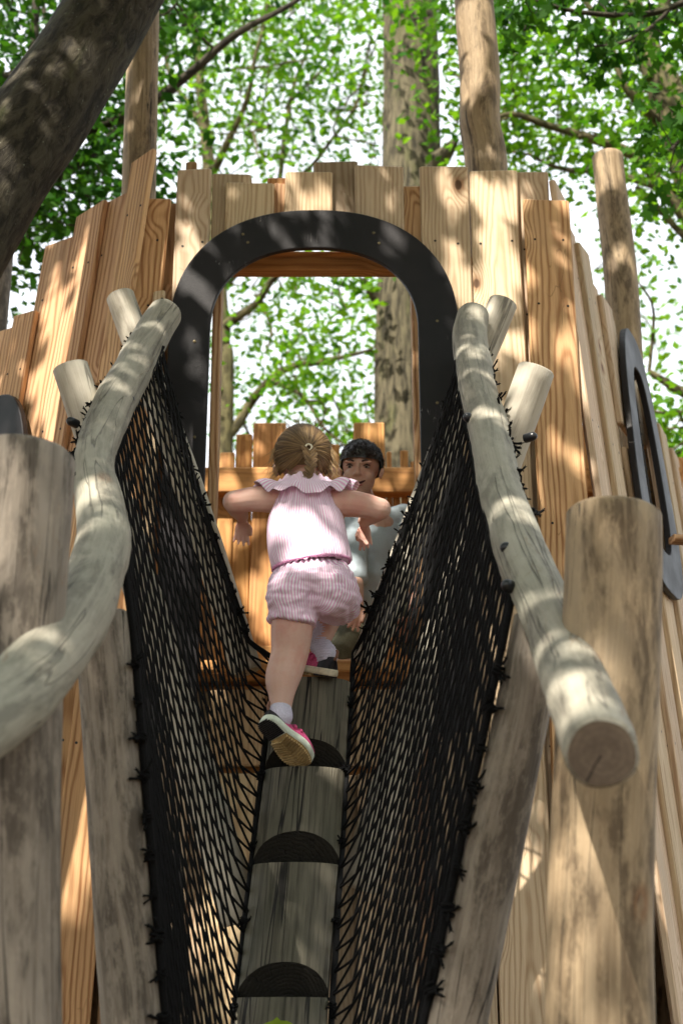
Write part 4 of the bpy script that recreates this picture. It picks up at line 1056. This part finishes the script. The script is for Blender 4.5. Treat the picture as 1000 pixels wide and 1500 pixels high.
# ---------- a fallen leaf on the log
mb = MB(); c = A0+ax*(a_of_nose(W(0, 1500, 3.86).z))+hn*(LRh+.004)+wd_*.0
lt_ = leaf = []
for (a, b) in ((-.055, -.022), (-.034, -.006), (-.018, .002), (-.008, .013), (.002, .004), (.020, .003), (.038, -.008), (.056, -.026), (.030, -.018), (.010, -.008), (-.010, -.008), (-.032, -.016)): lt_.append(c+wd_*a+ax*b+hn*(.006+.15*abs(a)))
mb.add(lt_, [tuple(range(12))], 0, None, .95); fl = mb.build('fallen_leaf', leafmat('yellow_green_leaf', (.2, .3, .03), (.30, .42, .04)))
tag(fl, 'small yellow-green leaf lying on the lowest notched step in view', 'leaf')

# ------------------------------------------------------------------ trees
def leaf_verts(C, size, k=4, maple=False, tilt=1.0):
    """leaves at centres C (n,3): random turned blades; returns (n,k,3)"""
    n = len(C)
    if maple:
        T = []
        for i, rr in enumerate((.18, .62, .42, .95, .50, 1.0, .50, .95, .42, .62)):
            a = -math.pi/2+2*math.pi*i/10; T.append((rr*.5*math.cos(a), rr*.5*math.sin(a)+.1, -.10*rr*rr))
        T = np.array(T)
    else: T = np.array([(0, -.5, .0), (.30, -.05, .08), (0, .5, -.02), (-.30, -.05, .08)])
    k = len(T); s = size*rng.uniform(.65, 1.25, (n, 1, 1))
    a = rng.normal(0, 1, (n, 3)); a[:, 2] *= .6; a /= np.linalg.norm(a, axis=1)[:, None]
    b = rng.normal(0, 1, (n, 3)); b -= a*(a*b).sum(1)[:, None]; b /= np.linalg.norm(b, axis=1)[:, None]
    c = np.cross(a, b)
    T_ = T[None]*s
    return C[:, None, :]+T_[..., :1]*b[:, None]+T_[..., 1:2]*a[:, None]+T_[..., 2:3]*c[:, None]
def tree(name, label, trunk, limbs, clumps, leafm, barkm, leaf=.09, per=60, spread=.35, maple=False, twig=True, seed=1, group=None, tw=.012, gaps=()):
    """trunk / limbs: lists of (Vector, radius); clumps: list of centres that receive leaves and a twig from the nearest limb"""
    rs = np.random.default_rng(seed); base = trunk[0][0]
    root = empty(name, (base.x, base.y, 0), label, 'tree', group)
    mb = MB(); Q = catmull([(*p, r) for p, r in trunk], 40); tube(mb, [q[:3] for q in Q], [q[3] for q in Q], 24, bump=.10, bfreq=1.2, seed=seed)
    mb.build('trunk', barkm, root); sk = [Vector(q[:3]) for q in Q[12:]]
    for l in limbs:
        Q = catmull([(*p, r) for p, r in l], 26); mb = MB()
        pts = [Vector(q[:3])+Vector(tuple(noise.noise(Vector(q[:3])*2.1+Vector((7*d, 0, seed)))*.05 for d in range(3))) for q in Q]
        tube(mb, pts, [max(.004, q[3]) for q in Q], 10, bump=.12, bfreq=2, seed=seed); mb.build('limb', barkm, root); sk += pts[2:]
    clumps = [Vector(c) for c in clumps]; SK = np.array([tuple(p) for p in sk])
    tb = MB()
    if twig:
        order = sorted(range(len(clumps)), key=lambda i: np.min(np.linalg.norm(SK-np.array(clumps[i]), axis=1)))
        for ci in order:
            c = np.array(clumps[ci]); d = np.linalg.norm(SK-c, axis=1)+.45*np.maximum(0, SK[:, 2]-c[2]); i = int(np.argmin(d)); p = SK[i]; L = np.linalg.norm(c-p)
            if L < .05: continue
            m1 = p+(c-p)*.35+rs.normal(0, .10*L, 3)+np.array([0, 0, -.05*L]); m2 = p+(c-p)*.7+rs.normal(0, .10*L, 3)+np.array([0, 0, .05*L]); q = catmull([p, m1, m2, c], 10)
            r0 = min(tw*2.2, tw*(.5+.55*L)); tube(tb, [Vector(x) for x in q], list(np.linspace(r0, tw*.28, 10)), 5, bevel=False)
            SK = np.vstack([SK, np.array(q[4:])])
        tb.build('twigs', barkm, root)['kind'] = 'stuff'
    C = []; tv = []
    for c in clumps:
        n = int(per*rs.uniform(.5, 1.5)); s_ = spread*rs.uniform(.6, 1.3)
        C.append(np.array(c)+rs.normal(0, 1, (n, 3))*np.array([s_, s_, s_*.6])); tv.append(np.clip(rs.normal(rs.uniform(.2, .8), .2, n), 0, 1))
    C = np.vstack(C); tv = np.concatenate(tv)
    for g_, r_ in gaps:      # openings in the crown through which the sun reaches the place
        d = C-np.array(g_); S_ = np.array(S); a_ = d @ S_; e = d-a_[:, None]*S_; ang = np.arctan2(e @ np.array((S.y, -S.x, 0)), e[:, 2])
        dist = np.linalg.norm(e, axis=1); ok = dist > r_*(1+.45*np.sin(ang*3+g_[0]*7)+.25*np.sin(ang*5+g_[2]*5)); C = C[ok]; tv = tv[ok]
    V = leaf_verts(C, leaf, maple=maple)
    cr = np_mesh('crown', V, V.shape[1], tv, [leafm], root); cr['kind'] = 'stuff'
    return root
def vol(px0, px1, py0, py1, Y0, Y1, n, seed, keep=None):
    r = random.Random(seed); out = []
    while len(out) < n:
        p = W(r.uniform(px0, px1), r.uniform(py0, py1), r.uniform(Y0, Y1))
        if keep and noise.noise(p*keep[0]+Vector((seed, 0, 0))) < keep[1]: continue
        out.append(p)
    return out
def TP(l, dr=1.0): return [(W(x, y, Y), PM(w, y, Y)/2*dr) for x, y, Y, w in l]
def down(p, r): return [(Vector((p.x, p.y, -.05)), r*1.25)]
# the leaning trunk by the tower: its crown hangs over the photographer and shades the place
lt = TP([(-150, 520, 4.05, 170), (-20, 290, 4.25, 150), (75, 150, 4.4, 138), (165, 0, 4.55, 125), (250, -150, 4.6, 112)])
head = lt[-1][0]
trk = [(Vector((-2.15, 3.75, -.05)), .26), (Vector((-1.9, 3.9, 1.0)), .2)]+lt+[(head+Vector((.5, -.3, 1.3)), .12), (head+Vector((.8, -1.2, 2.6)), .09)]
T = trk[-1][0]
lm = []
can = []
rr_ = random.Random(3)
CEN = Vector((0, 3.9, 3.0))+S*5.3
for k in range(9):
    e = CEN+Vector((rr_.uniform(-3.2, 3.2), rr_.uniform(-2.8, 2.8), rr_.uniform(-.6, .8)))
    a = trk[-1][0] if k % 2 else trk[-2][0]; lm.append([(a, .07), (a+(e-a)*.5+Vector((0, 0, .5)), .05), (e, .02)])
while len(can) < 520:
    p = CEN+Vector((rr_.uniform(-5.5, 5.5), rr_.uniform(-5.0, 3.6), rr_.uniform(-.9, .9)))
    q = p-S*(p.z/S.z)
    if noise.noise(Vector((q.x*.85, q.y*.85, 4.4))) < -.42: continue
    can.append(p)
tree('leaning_tree', 'thick dark leaning trunk crossing in front of the tower post with crown overhead', trk, lm, can, M['leaf'], M['bark'], leaf=.14, per=125, spread=.38, seed=11,
     gaps=[(W(x, y, Y), r) for x, y, Y, r in ((418, 755, 4.15, .10), (460, 850, 4.15, .07), (380, 770, 6.38, .22), (340, 715, 6.38, .14), (395, 880, 6.38, .16), (560, 660, 6.38, .13), (715, 300, 4.72, .13), (700, 430, 4.72, .12), (640, 370, 4.7, .10),
     (95, 470, 4.85, .20), (70, 560, 4.9, .13), (130, 380, 4.8, .12), (275, 400, 4.72, .12), (440, 275, 4.72, .10), (755, 620, 3.8, .09), (768, 770, 3.36, .10), (700, 530, 4.2, .06), (782, 575, 3.98, .12), (872, 1250, 2.7, .11), (850, 1420, 2.7, .10), (810, 900, 2.95, .07),
     (130, 745, 3.4, .07), (60, 960, 2.7, .10), (170, 580, 4.0, .08), (880, 330, 5.9, .2), (690, 90, 5.0, .16), (600, 200, 10.8, .5), (590, 100, 10.8, .25), (800, 660, 4.72, .10), (770, 1300, 4.72, .15), (650, 900, 4.6, .14), (260, 1250, 4.6, .15), (130, 1250, 4.7, .14), (985, 950, 5.4, .15), (200, 160, 5.0, .12), (470, 1060, 4.2, .08))])
# big upright trunk behind the doorway
t1 = TP([(602, 250, 11, 84), (600, 0, 11, 82), (598, -200, 11, 78)])
t1 = down(t1[0][0], t1[0][1])+[(Vector((W(588, 620, 11))), PM(72, 620, 11)/2*1.1)]+t1
lim = [TP([(575, 470, 11, 24), (552, 430, 10.9, 18), (535, 405, 10.8, 9)]), TP([(630, 250, 10.9, 40), (650, 228, 10.8, 26), (668, 200, 10.7, 10)]),
       TP([(600, -60, 11, 50), (520, -160, 10.5, 30), (430, -220, 10, 18)]), TP([(600, -100, 11, 50), (700, -200, 11, 30), (800, -260, 11, 18)])]
cl = vol(500, 700, -150, 40, 9.6, 11.5, 16, 5)+vol(540, 600, -40, 30, 8.8, 9.6, 4, 6)+vol(470, 545, 395, 470, 10.5, 11.5, 5, 7)
tree('big_tree', 'stout upright tree with ridged grey bark standing behind the arched doorway', t1, lim, cl, M['leafb'], M['bark2'], leaf=.10, per=50, seed=21, group='trees behind the tower')
# many-branched tree seen through and above the doorway
Y2 = 13.0
t2 = TP([(328, 620, Y2, 28), (325, 500, Y2, 26), (318, 380, Y2, 22), (305, 230, Y2, 18), (290, 80, Y2, 13), (280, -60, Y2, 9)]); t2 = down(t2[0][0], .11)+t2
lim = [TP(l) for l in (
    [(328, 645, Y2, 16), (370, 590, Y2, 15), (425, 538, Y2-.4, 11), (490, 524, Y2-.7, 8), (545, 512, Y2-1, 5)],
    [(400, 560, Y2-.3, 10), (440, 575, Y2-.5, 7), (470, 620, Y2-.7, 5), (500, 650, Y2-.8, 3)],
    [(322, 485, Y2, 16), (370, 445, Y2-.3, 12), (410, 405, Y2-.5, 10), (470, 398, Y2-.8, 7), (540, 360, Y2-1, 5)],
    [(320, 420, Y2, 14), (350, 395, Y2+.3, 11), (400, 300, Y2+.5, 9), (420, 180, Y2+.6, 7), (450, 60, Y2+.6, 5)],
    [(308, 260, Y2, 14), (350, 180, Y2-.4, 9), (375, 90, Y2-.8, 6), (400, -20, Y2-.9, 4)],
    [(300, 180, Y2, 10), (250, 110, Y2+.3, 7), (230, 10, Y2+.3, 5)],
    [(400, 280, Y2+.5, 8), (470, 230, Y2+.4, 6), (520, 150, Y2+.2, 5), (545, 60, Y2, 4)],
    [(375, 430, Y2-.3, 8), (395, 480, Y2-.3, 5), (385, 520, Y2-.3, 3)],
    [(420, 160, Y2+.6, 6), (480, 90, Y2+.6, 4), (500, 20, Y2+.6, 3)])]
cl = vol(190, 560, -60, 250, 12.0, 14.2, 120, 31, (.9, -.12))+vol(300, 560, 395, 600, 11.8, 13.6, 34, 32, (1.2, -.05))+vol(320, 620, 590, 690, 12, 14, 6, 33)
tree('branchy_tree', 'slender many-branched tree with sunny yellow limbs seen above and through the doorway', t2, lim, cl, M['leafb'], M['bark3'], leaf=.088, per=58, spread=.33, seed=31, tw=.019, group='trees behind the tower')
# dark tree at the side of the leaning trunk
Y3 = 8.6
t3 = TP([(-160, 700, Y3, 60), (-150, 380, Y3, 56), (-120, 100, Y3, 44), (-90, -120, Y3, 30)]); t3 = down(t3[0][0], .16)+t3
lim = [TP(l) for l in (
    [(-140, 330, Y3, 34), (-10, 270, Y3, 24), (90, 205, Y3-.1, 18), (180, 165, Y3-.2, 17), (260, 120, Y3-.2, 14), (340, 58, Y3-.3, 11), (430, 0, Y3-.3, 7), (500, -40, Y3-.3, 4)],
    [(-10, 270, Y3, 20), (80, 262, Y3, 15), (150, 220, Y3+.1, 13), (185, 190, Y3+.1, 10), (260, 130, Y3+.2, 6)],
    [(-120, 150, Y3, 26), (20, 110, Y3-.3, 18), (52, 60, Y3-.4, 14), (60, -30, Y3-.4, 12), (75, -120, Y3-.4, 9)],
    [(40, 90, Y3-.3, 12), (70, 65, Y3-.2, 8), (60, 0, Y3-.2, 6)],
    [(60, 240, Y3, 8), (90, 275, Y3-.1, 5), (130, 288, Y3-.2, 3)])]
cl = vol(-120, 240, -80, 330, 7.9, 9.8, 80, 41, (.9, -.08))+vol(-100, 120, 280, 430, 8.4, 9.8, 18, 42)+vol(200, 330, -60, 60, 8, 9.4, 10, 43)
tree('spreading_tree', 'dark leafy tree with long bare limb reaching across behind the leaning trunk', t3, lim, cl, M['leafd'], M['bark'], leaf=.09, per=80, spread=.29, seed=41, tw=.015, group='trees behind the tower')
# pale forked tree behind the other side
Y4 = 10.0
t4 = TP([(1090, 640, Y4, 50), (1050, 420, Y4, 46), (1000, 245, Y4, 40), (960, 120, Y4, 34), (925, 0, Y4, 26), (900, -100, Y4, 20)]); t4 = down(t4[0][0], .16)+t4
lim = [TP(l) for l in (
    [(1040, 380, Y4, 22), (985, 290, Y4, 17), (925, 225, Y4-.2, 16), (860, 202, Y4-.3, 13), (795, 183, Y4-.4, 10), (735, 170, Y4-.5, 8), (690, 190, Y4-.6, 4)],
    [(990, 280, Y4, 14), (900, 255, Y4+.3, 9), (830, 250, Y4+.4, 7), (770, 225, Y4+.4, 4)],
    [(1010, 180, Y4+.2, 26), (960, 60, Y4+.4, 22), (985, -40, Y4+.4, 14)],
    [(960, 180, Y4, 18), (915, 130, Y4-.2, 12), (890, 60, Y4-.3, 10), (840, -20, Y4-.4, 7)],
    [(1060, 600, Y4, 20), (1000, 575, Y4, 15), (950, 545, Y4, 9)],
    [(1060, 460, Y4, 18), (990, 330, Y4, 10), (930, 275, Y4, 7)])]
cl = vol(650, 1060, -80, 240, 9.2, 11.5, 90, 51, (.9, -.05))+vol(890, 1080, 230, 700, 9.4, 11.5, 44, 52, (.9, -.1))
tree('pale_forked_tree', 'pale forked tree with low arching branch behind the mast on the pale wall side', t4, lim, cl, M['leafb'], M['bark3'], leaf=.09, per=60, spread=.32, seed=51, tw=.017, group='trees behind the tower')
# overhanging maple branches close to the tower top
Y5 = 6.6
t5 = TP([(1420, 700, Y5, 90), (1390, 300, Y5, 84), (1330, -100, Y5, 70)]); t5 = down(t5[0][0], .2)+t5
lim = [TP(l) for l in ([(1360, 60, Y5, 30), (1150, -20, Y5, 18), (980, 10, Y5-.2, 10), (850, 20, Y5-.3, 7), (740, -20, Y5-.3, 4)], [(1200, 0, Y5, 14), (1060, 150, Y5-.2, 9), (985, 215, Y5-.3, 5)], [(980, 10, Y5-.2, 7), (900, 60, Y5-.3, 5), (860, 70, Y5-.3, 3)])]
cl = vol(730, 1020, -60, 60, 6.0, 7.0, 22, 61)+vol(850, 930, 40, 85, 6.1, 6.6, 5, 64)+vol(950, 1040, 130, 290, 6.1, 6.8, 10, 62)+vol(660, 760, -50, 10, 6.2, 7, 4, 63)+vol(740, 800, 30, 60, 6.2, 6.6, 2, 65)
tree('maple_tree', 'maple with broad dark green lobed leaves hanging above the pale wall', t5, lim, cl, M['leafd'], M['bark'], leaf=.11, per=22, spread=.13, maple=True, seed=61, group='trees behind the tower', tw=.007)
# further trees that close the wood
far = [(-9.5, 19, 'thin_tree', 'leafd', 'thin tree at the rear beyond the dark leafy tree'), (-4.2, 21, 'thin_tree', 'leafb', 'bright green tree at the rear behind the many-branched tree'), (1.2, 20, 'thin_tree', 'leafb', 'light green tree at the rear beyond the stout ridged trunk'),
       (5.4, 18, 'thin_tree', 'leafb', 'light green tree at the rear beyond the pale forked tree'), (10.0, 20, 'thin_tree', 'leaf', 'mid green tree at the rear on the far side of the maple')]
for k, (x, y, nm, lf, lab) in enumerate(far):
    r = random.Random(70+k); h = 11.5
    tr = [(Vector((x, y, -.05)), .2), (Vector((x+.1, y, 3)), .16), (Vector((x+r.uniform(-.4, .4), y, 6.5)), .12), (Vector((x+r.uniform(-.6, .6), y, h)), .05)]
    lim = []; cl = []
    for i in range(9):
        z = r.uniform(3.5, 9); a = r.uniform(0, 6.28); L = r.uniform(1.4, 2.8); p = Vector((x, y, z)); e = p+Vector((L*math.cos(a), L*.6*math.sin(a), r.uniform(.6, 2)))
        lim.append([(p, .07), ((p+e)/2+Vector((0, 0, -.1)), .045), (e, .015)])
    while len(cl) < 85:
        p = Vector((x+r.gauss(0, 1.7), y+r.gauss(0, 1.0), r.uniform(3.4, 13.0)))
        if noise.noise(p*.6+Vector((k*5, 0, 0))) > -.08: cl.append(p)
    tree(nm, lab, tr, lim, cl, M[lf], M['bark3'], leaf=.15, per=40, spread=.42, seed=80+k, group='trees behind the tower', tw=.02)

# the wood goes on unseen: trees added all round to block low sky light
for k, (x, y, lab) in enumerate(((-7.5, -5, 'unseen leafy tree added for shade across the clearing on the leaning trunk side'), (0.5, -9, 'unseen leafy tree added for shade across the clearing facing the arched doorway'), (7.5, -4, 'unseen leafy tree added for shade across the clearing on the maple side'), (9.5, 4, 'unseen leafy tree added for shade well aside from the pale wall'), (-9.5, 4, 'unseen leafy tree added for shade well aside from the sunlit wall'))):
    r = random.Random(170+k); tr = [(Vector((x, y, -.05)), .24), (Vector((x+.1, y, 3)), .19), (Vector((x-.2, y, 6.5)), .14), (Vector((x, y, 11)), .05)]; lim = []; cl = []
    for i in range(7):
        z = r.uniform(3.0, 8); a = r.uniform(0, 6.28); L = r.uniform(1.4, 2.8); p = Vector((x, y, z)); e = p+Vector((L*math.cos(a), L*math.sin(a), r.uniform(.6, 2))); lim.append([(p, .07), ((p+e)/2, .045), (e, .015)])
    for i in range(90): cl.append(Vector((x+r.gauss(0, 1.8), y+r.gauss(0, 1.8), r.uniform(2.2, 11.5))))
    tree('added_shade_tree', lab, tr, lim, cl, M['leaf'], M['bark'], leaf=.30, per=34, spread=.5, twig=False, seed=180+k, group='unseen trees added for shade around the clearing')
